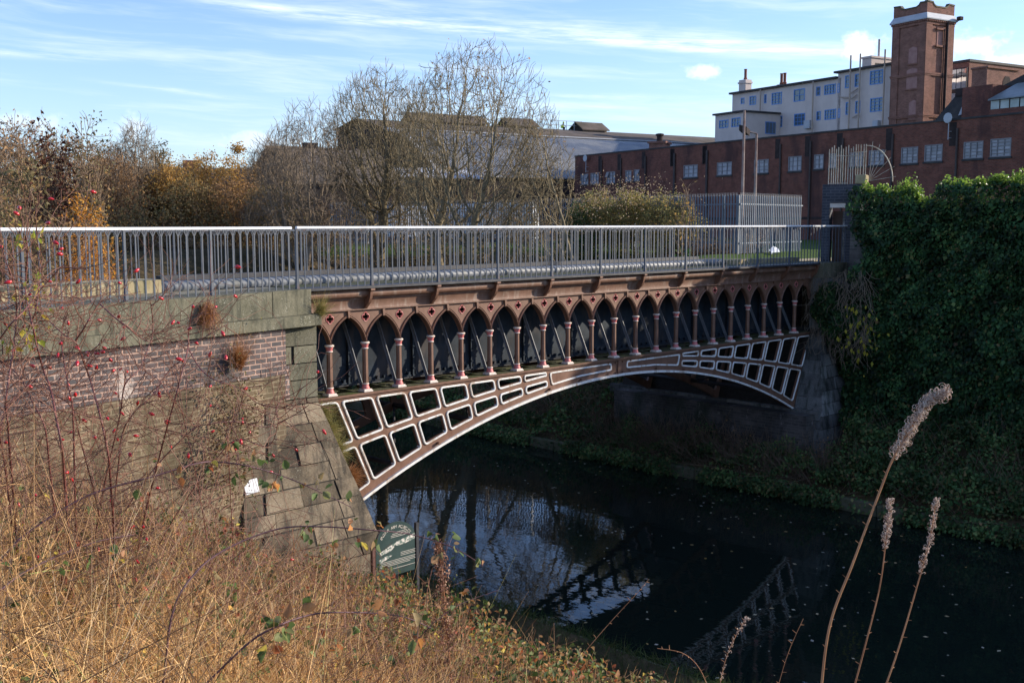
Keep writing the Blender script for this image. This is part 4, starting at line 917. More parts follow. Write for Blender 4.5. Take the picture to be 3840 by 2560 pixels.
# window and drainpipe on its sunlit side (local x = t1)
zA, zB = zz_(285), zz_(430); m = MB(); m.box(t1 + .001, t1 + .04, D * .4, D * .6, zB, zA); bw_ = m.build('blocked_window', PLUGM, tw); m = MB(); m.box(t1 + .041, t1 + .2, D * .34, D * .66, zB - .2, zB - .02); m.box(t1 + .041, t1 + .2, D * .34, D * .66, zA + .02, zA + .2); m.build('sill', REDB2, bw_)
m = MB(); m.tube([(t1 + .22, D * .72, 8), (t1 + .22, D * .72, zb1 + .1)], .12, 7); m.tube([(t1 + .2, D * .62, 8), (t1 + .2, D * .62, zb1 - .6)], .06, 6); m.build('drainpipe', DARKBR, tw)
o_ = empty('floodlight', (0, 0, 0), label='small floodlight on the top right corner of the tower', cat='lamp'); o_.location = tw.location; o_.rotation_euler = tw.rotation_euler
m = MB(); m.box(t1 + .35, t1 + .8, D, D + .5, zb1 + .35, zb1 + .7, .03); m.tube([(t1 + .1, D + .1, zb1 + .1), (t1 + .5, D + .2, zb1 + .35)], .05, 5); m.build('lamp_body', DARKBR, o_)
# ---- buildings right of the tower
F5 = Facade(at(2240, 235, 112), 14.3); rb = frame(F5, 'brick_block', label='sunlit brick block with tall glazed stair bay right of the tower', cat='building')
s0, zt5 = F5.sz(*c7(1530, 605)); m = MB(); m.box(s0 - 9, s0, 0, 14, 10, zt5, ); m.build('wall', REDB2, rb); m = MB(); m.box(s0 - 9.1, s0 + .12, -.1, 14.1, zt5 + .001, zt5 + .25); m.build('flat_roof', SLATE, rb)
a, zA = F5.sz(*c7(1325, 700)); b, _ = F5.sz(*c7(1520, 720)); _, zB = F5.sz(*c7(1450, 1010))
m = MB()
for k in range(4):
    for (q0, q1) in ((zB, zB + (zA - zB) * .3), (zB + (zA - zB) * .42, zA)): m.box(a + (b - a) * k / 4 + .04, a + (b - a) * (k + 1) / 4 - .04, -.3, -.26, q0, q1)
gl = m.build('glazed_bay', GLW, rb); m = MB(); m.box(a, b, -.25, -.001, zB, zA + .1); m.build('bay_frame', PIPE, gl)
sw, zw = F5.sz(*c7(1562, 760)); m = MB(); m.box(s0 + .001, s0 + .03, .6, 1.5, zw - 1, zw + 1); m.build('window', GLW, rb)
F6 = Facade(at(2275, 240, 100), 14.3); rc = frame(F6, 'brick_lift_tower', label='narrow dark brick turret with arched opening at the right edge', cat='building')
s1, zt6 = F6.sz(*c7(1705, 665)); s0_ = F6.sz(*c7(1555, 720))[0]; m = MB(); m.box(s0_, s1, 0, 4.6, 10, zt6); m.box(s0_ - .1, s1 + .15, -.1, 4.7, zt6 + .001, zt6 + .18); m.build('wall', REDB2, rc)
m = MB(); m.plate([(2.4, zt6 - 3.2), (3.6, zt6 - 3.2), (3.6, zt6 - 1.1), (3.3, zt6 - .6), (2.7, zt6 - .6), (2.4, zt6 - 1.1)], [], s1 + .001, s1 + .03, 'x'); m.build('arched_opening', DARKBR, rc)
# slate roofed works beside it
F7 = Facade(at(2200, 290, 78), 14.3); rd = frame(F7, 'slate_roofed_works', label='dark slate roofed works with rooflights above the factory at the right edge', cat='building')
def g7(px, py): return F7.sz(*c7(px, py))
A0_ = g7(1200, 1170); A1 = g7(1400, 935); A2 = g7(1520, 920)
m = MB(); m.plate([A0_, A1, A2, (A2[0] + .4, 12.5), (A0_[0], 12.5)], [], 0, 9); m.build('slate_roof', SLATE, rd)
m = MB(); a = g7(1398, 935); b = g7(1500, 915); m.box(a[0], b[0], -.1, 1, a[1] - .1, a[1] + .45); m.build('ridge_vent', DARKBR, rd)
a, b = g7(1552, 885), g7(1835, 1120); m = MB(); m.box(a[0], b[0], -1.0, 3, 12, a[1] + .1); m.build('brick_stack', REDB, rd)
m = MB(); m.plate([g7(1700, 870), g7(1985, 715), (g7(1985, 715)[0] + 8, g7(1985, 715)[1] + 3), (g7(1985, 715)[0] + 8, 12), (g7(1700, 870)[0], 12)], [], 1, 10); m.build('slate_gable', SLATE, rd)
a, b = g7(1835, 1000), g7(2065, 900); m = MB(); m.hexa([(a[0], -1.4, a[1]), (b[0] + 4, -1.4, a[1]), (b[0] + 4, .9, a[1] + 1.2), (a[0] + .6, .9, a[1] + 1.2), (a[0], -1.4, a[1] + .08), (b[0] + 4, -1.4, a[1] + .08), (b[0] + 4, .9, a[1] + 1.28), (a[0] + .6, .9, a[1] + 1.28)]); m.build('rooflight', surf('grey_rooflight', (.12, .15, .16), (.2, .23, .24), 1, .4), rd)
m = MB(); m.box(a[0], b[0] + 4, -1.2, .9, 12, a[1] - .6); m.build('brick_base', REDB, rd)
m = MB()
for k in range(7): m.box(a[0] + .1 + k * .75, a[0] + .75 + k * .75, -1.19, -1.15, a[1] - 1.3 + .7, a[1] - .02)
m.build('glazing', surf('greenish_glass', (.3, .36, .33), (.45, .5, .47), 1, .3), rd)
a = g7(1490, 1060); m = MB(); m.hexa([(a[0] - .5, -.1, a[1] - .5), (a[0] + .4, -.1, a[1] - .3), (a[0] + .4, -.03, a[1] - .3), (a[0] - .5, -.03, a[1] - .5), (a[0] - .1, -.1, a[1] + .4), (a[0] + .8, -.1, a[1] + .6), (a[0] + .8, -.03, a[1] + .6), (a[0] - .1, -.03, a[1] + .4)]); m.build('skylight', LEADM, rd)
# ---- sheds: frames whose x runs along the ridge (azimuth 104.3)
def shed_frame(name, px, py, t, **k):
    p = at(px, py, t); az = math.radians(104.3); o = empty(name, (p.x, p.y, 0), PI / 2 - az, **k); return o, p
# main shed: local x to the right along the ridge, y away from viewer
SX = Vector((math.sin(math.radians(104.3)), math.cos(math.radians(104.3)), 0)); SY = Vector((-SX.y, SX.x, 0))
def slope_roof(par, x0, x1, pts, mat, name, th=.12):
    m = MB(); r0 = [(x0, y, z) for y, z in pts]; m.rings([[(x, y, z + d) for d, (y, z) in [(0, q) for q in pts] + [(-th, q) for q in pts[::-1]]] for x in np.linspace(x0, x1, 3)]); return m.build(name, mat, par)
c6b = lambda x, y: ((900 + x * .59524) / K, (400 + y * .59524) / K)
ms, pm = shed_frame('industrial_shed', *c6b(1300, 430), 100, label='large shed with blue grey corrugated roof and three roof ventilators', cat='shed')
ez = pm.z  # eave height at the near corner
arcp = [(0, ez), (2.8, ez + 1.9), (5.8, ez + 3.4), (9., ez + 4.5), (12.3, ez + 5.1)]
slope_roof(ms, -.6, 58, arcp, CORR, 'corrugated_roof')
slope_roof(ms, -.6, 90, [(12.3, ez + 5.11), (16.6, ez + 6.2), (21, ez + 6.9), (27, ez + 6.2)], ASB, 'upper_roof')
slope_roof(ms, 58.01, 90, [(5.8, ez + 3.3), (9., ez + 4.4), (12.3, ez + 5.05)], ASB, 'upper_roof')
m = MB(); m.plate([(0.3, 5.9), (27, 5.9), (27, ez + 6.), (21, ez + 6.7), (16.6, ez + 6.), (12.3, ez + 4.9), (9, ez + 4.3), (5.8, ez + 3.2), (2.8, ez + 1.7), (.3, ez + .1)], [], -.3, 0, 'x'); m.build('gable_wall', DARKBR, ms)
m = MB(); m.box(0, 60, .3, .6, 5.9, ez - .02); m.build('side_wall', surf('dark_shed_wall', (.03, .022, .022), (.055, .04, .038), .7, .9, .2, .2), ms)
m = MB()
for (y0, z0), (y1, z1) in zip(arcp, arcp[1:]): m.hexa([(-.95, y0, z0), (-.6, y0, z0), (-.6, y1, z1), (-.95, y1, z1), (-.95, y0, z0 + .25), (-.6, y0, z0 + .25), (-.6, y1, z1 + .25), (-.95, y1, z1 + .25)])
m.build('verge_flashing', HANDR, ms)
m = MB(); m.box(-.6, 58.2, 12.0, 12.4, ez + 5.12, ez + 5.24); m.build('ridge_flashing', LEADM, ms)
def ventilator(x0, x1, y, zb, h, par):
    m = MB(); m.box(x0, x1, y, y + 2.8, zb, zb + h); v = m.build('ventilator', surf('stained_vent_board', (.22, .18, .15), (.32, .27, .22), .8, .9, .2, .2, dirt=(.1, .085, .07), dscale=.9, streak=.5), par)
    m = MB(); rg = [[(x, y - .3, zb + h - .05), (x, y + 1.4, zb + h + .95), (x, y + 3.1, zb + h - .05), (x, y + 3.1, zb + h + .07), (x, y + 1.4, zb + h + 1.07), (x, y - .3, zb + h + .07)] for x in (x0 - .25, x1 + .25)]; m.rings(rg); m.build('vent_roof', ASB, v)
    m = MB(); m.plate([(y, zb + h * .1), (y + 2.8, zb + h * .1), (y + 2.8, zb + h), (y + 1.4, zb + h + .9), (y, zb + h)], [], x0 - .02, x0 - .001, 'x'); m.build('vent_end', DARKBR, v)
def locx(px, py, Y):  # pixel -> (x, z) on plane y = Y of the shed frame
    o = np.array([pm.x, pm.y, 0]) + np.array(SY) * Y; d = ray(px, py); n = np.array(SY); t = np.dot(n, o - CAM) / np.dot(n, d); p = CAM + d * t; return float(np.dot(p - o, np.array(SX))), float(p[2])
for (a, b, yt, yb) in ((1095, 1550, 160, 232), (1700, 1870, 205, 238), (2160, 2310, 228, 270)):
    x0, z1 = locx(*c6b(a, yt), 19.); x1, _ = locx(*c6b(b, yt), 19.); zb = ez + 6.2; ventilator(x0, x1, 19., zb, max(.6, z1 - zb), ms)
# scaffold rail and two roofers in yellow
sc_ = empty('scaffold_rail', (pm.x, pm.y, 0), PI / 2 - math.radians(104.3), label='thin scaffold guard rail and poles on the shed roof ridge', cat='scaffold'); m = MB()
x0 = locx(*c6b(1905, 220), 20.5)[0]; x1 = locx(*c6b(2150, 235), 20.5)[0]; zr_ = ez + 6.8
for k in range(6): x = x0 + (x1 - x0) * k / 5; m.tube([(x, 20.4, zr_), (x, 20.4, zr_ + 1.1)], .04, 5)
for z in (.55, 1.08): m.tube([(x0, 20.4, zr_ + z), (x1, 20.4, zr_ + z)], .035, 5)
for px in (2009, 2084): x = locx(*c6b(px, 150), 20.7)[0]; m.tube([(x, 20.7, zr_), (x, 20.7, locx(*c6b(px, 143), 20.7)[1])], .045, 5)
m.build('scaffold_tubes', LEADM, sc_)
def person(loc, rz, pose, label, vest, legs_c):
    o = empty('person', loc, rz, label=label, cat='person'); me = bpy.data.meshes.new('body'); J = pose; E_ = [(0, 1), (1, 2), (2, 3), (3, 4), (2, 5), (5, 6), (6, 7), (2, 8), (8, 9), (9, 10), (0, 11), (11, 12), (12, 13), (0, 14), (14, 15), (15, 16)]
    me.from_pydata(J, E_, []); ob = bpy.data.objects.new('body', me); COL.objects.link(ob); md = ob.modifiers.new('s', 'SKIN'); rr = [.15, .14, .15, .06, .1, .06, .045, .035, .06, .045, .035, .09, .065, .05, .09, .065, .05]
    for v, r in zip(me.skin_vertices[0].data, rr): v.radius = (r, r)
    me.skin_vertices[0].data[0].use_root = True; ob.modifiers.new('u', 'SUBSURF').levels = 1; bpy.context.view_layer.update(); m2 = bpy.data.meshes.new_from_object(ob.evaluated_get(bpy.context.evaluated_depsgraph_get())); bpy.data.objects.remove(ob); b = bpy.data.objects.new('body', m2); COL.objects.link(b); b.parent = o; m2.materials.clear(); m2.materials.append(legs_c)
    m = MB(); a, c = Vector(J[0]), Vector(J[2]); m.tube([a + (c - a) * t for t in (.1, .4, .8, 1.02)], [.17, .175, .19, .13], 10); m.build('vest', vest, o); m = MB(); h = Vector(J[4]); m.lathe([(.03, .13), (.09, .11), (.115, .05), (.125, .0), (.02, -.001)], tuple(h), 10); m.build('helmet', vest, o)
    m = MB(); m.lathe([(.03, -.13), (.08, -.1), (.1, -.02), (.1, 0)], tuple(h), 10); m.build('head', surf('skin_tone', (.4, .24, .17), (.45, .28, .2), 3), o); return o
VEST = surf('yellow_safety_vest', (.55, .72, .03), (.65, .8, .05), 3, .7); TROUS = surf('dark_work_clothes', (.03, .035, .05), (.05, .055, .07), 3, .8)
crouch = [(0, 0, .42), (0, -.08, .62), (0, -.18, .85), (0, -.22, .97), (0, -.25, 1.1), (-.2, -.2, .82), (-.26, -.42, .62), (-.16, -.62, .5), (.2, -.2, .82), (.26, -.42, .62), (.14, -.62, .52), (-.11, -.4, .48), (-.12, -.2, .08), (-.12, -.4, .04), (.11, -.4, .5), (.12, -.15, .08), (.12, -.36, .04)]
stand = [(0, 0, .95), (0, 0, 1.15), (0, -.02, 1.42), (0, -.02, 1.53), (0, -.04, 1.66), (-.2, 0, 1.4), (-.27, -.05, 1.12), (-.22, -.22, .92), (.2, 0, 1.4), (.27, -.05, 1.12), (.22, -.22, .92), (-.1, 0, .9), (-.12, -.02, .48), (-.13, 0, .07), (.1, 0, .9), (.12, -.02, .48), (.13, 0, .07)]
for (a, b, pz, lb) in ((1645, 205, stand, 'roof worker in a yellow vest standing left of the middle ventilator'), (2026, 224, crouch, 'roof worker in a yellow vest crouching beside the scaffold rail')):
    xx, z_ = locx(*c6b(a, b), 21.2); q = Vector((pm.x, pm.y, 0)) + SX * xx + SY * 21.2; person((q.x, q.y, ez + 6.9 - (.75 if pz is stand else .25)), 1.2, pz, lb, VEST, TROUS)
# left shed
ls, pl0 = shed_frame('industrial_shed', *c6b(195, 245), 92, label='old gabled shed with dark sagging roof behind the bare trees', cat='shed')
def locp(p0, px, py, Y=0.):
    o = np.array([p0.x, p0.y, 0]) + np.array(SY) * Y; d = ray(px, py); n = np.array(SY); t = np.dot(n, o - CAM) / np.dot(n, d); q = CAM + d * t; return float(np.dot(q - o, np.array(SX)))
LSL = locp(pl0, *c6b(850, 280)); rz_ = pl0.z; slope_roof(ls, -.4, LSL, [(-7, rz_ - 3.4), (-3.5, rz_ - 1.6), (0, rz_), (8, rz_ - 3.6)], ASB, 'pitched_roof')
m = MB(); m.plate([(-6.6, 5.9), (7.6, 5.9), (7.6, rz_ - 3.6), (0, rz_ - .15), (-6.6, rz_ - 3.4)], [], -.1, .2, 'x'); m.box(.2, LSL, -6.7, -6.4, 5.9, rz_ - 3.4); m.build('wall', DARKBR, ls)
for k in range(2): m = MB(); m.box(LSL * (.3 + .35 * k), LSL * (.3 + .35 * k) + 1.2, -.4, .4, rz_ - .1, rz_ + .35); m.build('ridge_cowl', DARKBR, ls)
ad, pl_ = shed_frame('lean_to_shed', *c6b(640, 420), 92, label='low lean-to with pale metal roof between the two sheds', cat='shed'); z = pl_.z + .9
slope_roof(ad, 0, 14, [(0, z - 1.0), (4, z)], LEADM, 'metal_roof'); m = MB(); m.box(.2, 11.8, .3, 4, 5.9, z - 1.1); m.build('wall', DARKBR, ad)
# far house roofs on the left skyline
hs = empty('far_house', tuple(at(615, 345, 120))[:2] + (0,), -.3, label='distant house roof with chimney on the left skyline above the golden bushes', cat='house'); m = MB(); p = at(615, 352, 120)
hs.location = at(400, 370, 120).xy.to_3d(); zt = at(400, 384, 120).z
m = MB(); m.rings([[(x, -4, zt - 3), (x, 0, zt), (x, 4, zt - 3)] for x in (-5, 9)]); m.build('roof', SLATE, hs); m = MB(); m.box(-4.8, 8.8, -3.8, 3.8, 6, zt - 3.02); m.build('wall', REDB, hs); m = MB(); m.box(1, 2.6, -.5, .5, zt - 1, zt + .8); m.build('chimney', REDB, hs)
# ---- poles, lamp, fence, vans
po = empty('steel_mast', at(1704, 505, 44).xy.to_3d() + Vector((0, 0, 6)), label='tall rusty pole rising above the palisade fence corner', cat='pole'); zt = at(1704, 257, 44).z
m = MB(); m.tube([(0, 0, 0), (0, 0, zt - 6)], [.07, .05], 8); m.build('pole', surf('rusty_pole', (.16, .06, .045), (.34, .28, .25), 1.2, .6, .1, .4), po)
po = empty('street_lamp', at(1733, 505, 56).xy.to_3d() + Vector((0, 0, 6)), label='lamp post with tilted floodlight in front of the brick factory', cat='street lamp'); zt = at(1733, 309, 56).z
m = MB(); m.tube([(0, 0, 0), (0, 0, zt - 6)], [.09, .06], 8); m.tube([(0, 0, zt - 6), (-.35, .3, zt - 5.9), (-.5, .4, zt - 5.8)], .04, 6); m.build('pole', bpy.data.materials['rusty_pole'], po)
m = MB(); m.hexa([(-.95, .0, zt - 6.0), (-.5, .1, zt - 6.15), (-.35, .6, zt - 6.0), (-.8, .55, zt - 5.85), (-.95, .0, zt - 5.7), (-.45, .1, zt - 5.85), (-.3, .6, zt - 5.7), (-.8, .55, zt - 5.55)]); m.build('lamp_head', DARKBR, po)
PAL = surf('galvanised_palisade', (.11, .135, .17), (.18, .21, .25), 1.5, .5, .05, .5); PAL.name = 'galvanised_palisade'
def palisade(a, b, label, lim=95, h=2.42, zb=6.02, pitch=.155, grp=None):
    a = Vector((a[0], a[1], 0)); b = Vector((b[0], b[1], 0)); L = (b - a).length; o = empty('palisade_fence', (a.x, a.y, zb), math.atan2(b.y - a.y, b.x - a.x), label=label, cat='fence')
    m = MB(); w = .04
    for z0, z1, q in ((0.08, h - .12, 1),): m.rings([[(-w, -.01, z), (-w * .35, -.03, z), (w * .35, -.03, z), (w, -.01, z), (w * .35, -.024, z), (-w * .35, -.024, z)] for z in (z0, z1)])
    for sx in (-1, 0, 1): m.rings([[(sx * w * .8 - .008, -.02, h - .13), (sx * w * .8 + .008, -.02, h - .13), (sx * w * .8 + .008, -.012, h - .13)], [(sx * w * 1.1 - .002, -.02, h), (sx * w * 1.1 + .002, -.02, h), (sx * w * 1.1 + .002, -.016, h)]])
    n = int(L / pitch); p0 = m.build('pale', PAL, o)
    for k in range(1, min(n, lim)): inst(p0, o, (k * pitch, 0, 0))
    if n > lim:
        mm = MB()
        for k in range(lim, n): mm.add([(x + k * pitch, y, z) for x, y, z in m.v], m.f)
        tag(mm.build('pale_run', PAL, o), kind='stuff')
    for z in (.45, 1.95): mm = MB(); mm.box(0, L, -.009, .04, z, z + .05); mm.build('fence_rail', PAL, o)
    for k in range(int(L / 2.75) + 1): mm = MB(); x = min(k * 2.75, L - .05); mm.box(x - .05, x + .05, .041, .1, 0, h - .1); mm.build('fence_post', PAL, o)
q0 = at(1700, 500, 41); q1 = at(1843, 500, 45); q2 = at(1286, 500, 51); q3 = at(760, 500, 60)
palisade(q0, q1, 'grey palisade fence section right of the rusty pole'); palisade(q2, q0, 'grey palisade fence between the flowering bush and the rusty pole'); palisade(q3, q2, 'palisade fence behind the bare trees', 95)
def van(px, py, t, rz, label, col):
    p = at(px, py, t); o = empty('van', (p.x, p.y, 6.05), rz, label=label, cat='van'); L, W, H = 4.9, 1.95, 2.35
    pr_ = [(0, .35), (0, 1.2), (.15, H - .1), (.4, H), (3.3, H), (3.75, H - .15), (4.35, 1.25), (4.8, 1.05), (4.9, .5), (4.85, .35)]
    def ring(y, i): return [(x + (i if x < 2 else -i), y, z - (i if z > 1.2 else 0)) for x, z in pr_]
    m = MB(); m.rings([ring(0, .06), ring(.06, 0), ring(W - .06, 0), ring(W, .06)]); m.build('body', col, o, 30)
    m = MB()
    for y in (-.012, W + .004):
        m.plate([(3.05, 1.25), (4.15, 1.25), (3.75, 1.95), (3.05, 1.95)], [], y, y + .008)
    m.hexa([(4.36, .2, 1.3), (4.36, W - .2, 1.3), (4.35, W - .2, 1.3), (4.35, .2, 1.3), (3.82, .25, 2.1), (3.82, W - .25, 2.1), (3.8, W - .25, 2.1), (3.8, .25, 2.1)]); m.build('window', GLB, o)
    for x in (.95, 3.95):
        for y in (-.02, W - .2): mm = MB(); mm.rings([[(x + r * math.cos(t), yy, .33 + r * math.sin(t)) for t in np.linspace(0, 2 * PI, 14, False)] for r, yy in ((.3, y), (.33, y + .04), (.33, y + .18), (.3, y + .22))]); mm.build('wheel', DARKBR, o)
    for y in (.15, W - .4): mm = MB(); mm.box(4.86, 4.91, y, y + .25, .75, .95); mm.build('headlight', GLW, o)
WV = surf('white_van_paint', (.6, .62, .65), (.66, .68, .7), 1, .3, 0, .6)
van(1240, 470, 60, 2.2, 'white van parked behind the fence left of the flowering bush', WV); van(1168, 478, 64, 2.0, 'white van mostly hidden behind the tall bare tree', WV); van(985, 478, 70, 1.2, 'white van behind the fence between the two bare trees', WV)
ch = empty('brick_chimney', at(1515, 340, 108).xy.to_3d(), .4, label='small brick chimney with a round pot rising behind the factory roofline', cat='chimney'); zt = at(1515, 331, 108).z
m = MB(); m.box(-1.1, 1.1, -.8, .8, 6, zt); m.box(-1.25, 1.25, -.95, .95, zt + .001, zt + .2); m.build('stack', REDB2, ch); m = MB(); m.lathe([(.3, zt + .21), (.3, zt + .8), (.42, zt + .81), (.42, zt + 1.), (.2, zt + 1.05)], (0, 0, 0), 10); m.build('chimney_pot', DARKBR, ch)
lt = onz(1778, 580, 6.16); m = MB(); m.add([(-.3, -.06, 0), (.25, -.1, .02), (.34, .05, .16), (.05, .08, .24), (-.2, .1, .1), (0, -.01, .1), (.2, .15, .02)], [[0, 1, 5], [1, 2, 5], [2, 3, 5], [3, 4, 5], [4, 0, 5], [2, 6, 3], [3, 6, 4]]); lo_ = m.build('litter', WV, None, loc=lt); tag(lo_, 'crumpled white plastic sheet lying on the lawn', 'litter')
# ---- information sign
sg = empty('information_sign', (0, 0, 0), label='green arched information board about the aqueduct on two posts', cat='sign')
YS = -2.2; a = ony(866, 1283, YS); b = ony(944, 1255, YS); SW = b.x - a.x + .1; sx0 = a.x - .03; szb = 1.36; szt = 2.43
SIGNG = surf('dark_green_sign', (.035, .06, .055), (.05, .08, .072), 3, .35, 0, .5); SILV = surf('cream_sign_print', (.55, .5, .42), (.7, .64, .55), 30, .6, 0, .3)
szb = 1.55; hw = SW / 2; sp_ = szt - .3
outl = [(0, szb), (SW, szb), (SW, sp_)] + [(hw + hw * math.cos(t), sp_ + .3 * math.sin(t)) for t in np.linspace(.15, PI - .15, 16)] + [(0, sp_)]
m = MB(); m.plate(outl, [], -.015, .015); o = m.build('board', SIGNG, sg); o.location = (sx0, YS, 0)
m = MB()
for x, z1 in ((-.05, 2.1), (SW + .05, 2.33)):
    m = MB(); m.box(x - .028, x + .028, -.03, .03, .25, z1); q = m.build('post', surf('brown_post_paint', (.1, .05, .04), (.16, .08, .065), 4, .5) if x < 0 else DARKI, sg); q.location = (sx0, YS, 0)
def glyphs(txt, size, place, name, mat, par, loc):
    """letters as flat mesh; place(i, n) -> (x, z, angle)"""
    mb = MB(); fc_ = bpy.data.curves.new('g', 'FONT'); fc_.size = size; fc_.align_x = 'CENTER'; ob = bpy.data.objects.new('g', fc_); COL.objects.link(ob)
    for i, ch in enumerate(txt):
        if ch == ' ': continue
        fc_.body = ch; bpy.context.view_layer.update(); me = ob.evaluated_get(bpy.context.evaluated_depsgraph_get()).to_mesh(); x, z, an = place(i, len(txt)); c, s = math.cos(an), math.sin(an)
        mb.add([(x + v.co.x * c - v.co.y * s, -.019, z + v.co.x * s + v.co.y * c) for v in me.vertices], [list(p.vertices) for p in me.polygons])
    bpy.data.objects.remove(ob); bpy.data.curves.remove(fc_); q = mb.build(name, mat, par); q.location = loc; return q
def arcpl(i, n): t = PI * .86 - PI * .72 * (i + .5) / n; return hw + (hw - .085) * math.cos(t), sp_ - .07 + .27 * math.sin(t), (t - PI / 2) * .62
glyphs('ENGINE ARM AQUEDUCT', .07, arcpl, 'lettering', SILV, sg, (sx0, YS, 0))
m = MB()
for r_, (z, x0, x1) in enumerate([(2.26, .36, .6), (2.235, .33, .63), (2.21, .3, .66), (2.185, .3, .6), (1.9, .5, .85), (1.875, .5, .8), (1.85, .5, .83), (1.8, .08, .85), (1.775, .08, .8), (1.75, .08, .83), (1.725, .08, .7), (1.66, .3, .8)]):
    x = x0
    m = MB(); m.box(x0, x1, -.0185, -.0155, z, z + .0055); q = m.build('print_line', SILV, sg); q.location = (sx0, YS, 0)
m = MB(); m.plate([(.3, 2.06), (.42, 2.1), (.58, 2.13), (.8, 2.17), (.8, 2.08), (.6, 2.04), (.45, 2.03)], [], -.0185, -.016); m.plate([(.07, 1.98), (.3, 2.06), (.38, 2.03), (.3, 1.97), (.2, 1.95), (.1, 1.93)], [], -.0185, -.016); m.plate([(.05, 1.86), (.2, 1.9), (.33, 1.89), (.2, 1.84), (.08, 1.81)], [], -.0185, -.016)
q = m.build('aqueduct_drawing', surf('drawing_print', (.12, .18, .15), (.75, .68, .6), 26, .6, 0, .3, lo=.42, hi=.58), sg); q.location = (sx0, YS, 0)
# ------------------------------------------------------------------ vegetation
BARK = surf('pale_grey_green_bark', (.15, .12, .07), (.26, .21, .13), 3, .9, .3, .2)
BARK2 = surf('brown_twig_bark', (.16, .11, .075), (.25, .18, .12), 3, .9, 0, .2)
BARK3 = surf('grey_twig_bark', (.18, .14, .1), (.27, .21, .15), 3, .9, 0, .2)
def hpt(x, y): return float(ground(x, y))
def perp(d, rg):
    a = Vector((rg.gauss(0, 1), rg.gauss(0, 1), rg.gauss(0, 1))); a -= d * a.dot(d); return a.normalized()
from mathutils.kdtree import KDTree
def colonize(rg, H, W, z0, natt, step, stems, fork, shape=1.):
    """branches that grow towards points spread through the crown"""
    cz = z0 + (H - z0) * .5; rz = (H - z0) * .5; att = []
    while len(att) < natt:
        u = Vector((rg.uniform(-1, 1), rg.uniform(-1, 1), rg.uniform(-1, 1))); l = u.length
        if l > 1 or (l < .45 and rg.random() < .6): continue
        k = 1. + .25 * math.sin(u.x * 5 + u.y * 3 + rg.random() * .3) * .5
        wz = (1 - .35 * max(0, u.z) * shape); att.append(Vector((u.x * W * wz * k, u.y * W * wz * k, cz + u.z * rz * k)))
    P = []; par = []
    for s in range(stems):
        an = 2 * PI * (s + rg.random() * .6) / stems; l = fork * rg.uniform(.5, 1.2) if stems > 1 else .05; d = Vector((math.cos(an) * l, math.sin(an) * l, 1)).normalized(); q = Vector((math.cos(an), math.sin(an), 0)) * .12; pr = -1; h = z0 + rz * .35 * rg.uniform(.3, 1.)
        while q.z < h:
            P.append(q.copy()); par.append(pr); pr = len(P) - 1; d = (d + Vector((rg.gauss(0, .06), rg.gauss(0, .06), .02))).normalized(); q = q + d * step
        P.append(q.copy()); par.append(pr)
    first = 0
    for it in range(120):
        kd = KDTree(len(P))
        for i, q in enumerate(P): kd.insert(q, i)
        kd.balance(); acc = {}; left = []
        for a in att:
            co, i, dist = kd.find(a)
            if dist < step * 1.4: continue
            left.append(a)
            if dist < max(W, rz) * 1.1: acc.setdefault(i, []).append((a - co).normalized())
        att = left
        if not acc: break
        grew = 0
        for i, ds in acc.items():
            d = Vector((0, 0, 0))
            for v in ds: d += v
            if d.length < .05: continue
            d = (d.normalized() + Vector((rg.gauss(0, .12), rg.gauss(0, .12), .14 + rg.gauss(0, .1)))).normalized(); q = P[i] + d * step
            P.append(q); par.append(i); grew += 1
        if not grew or len(P) > 22000: break
    return P, par
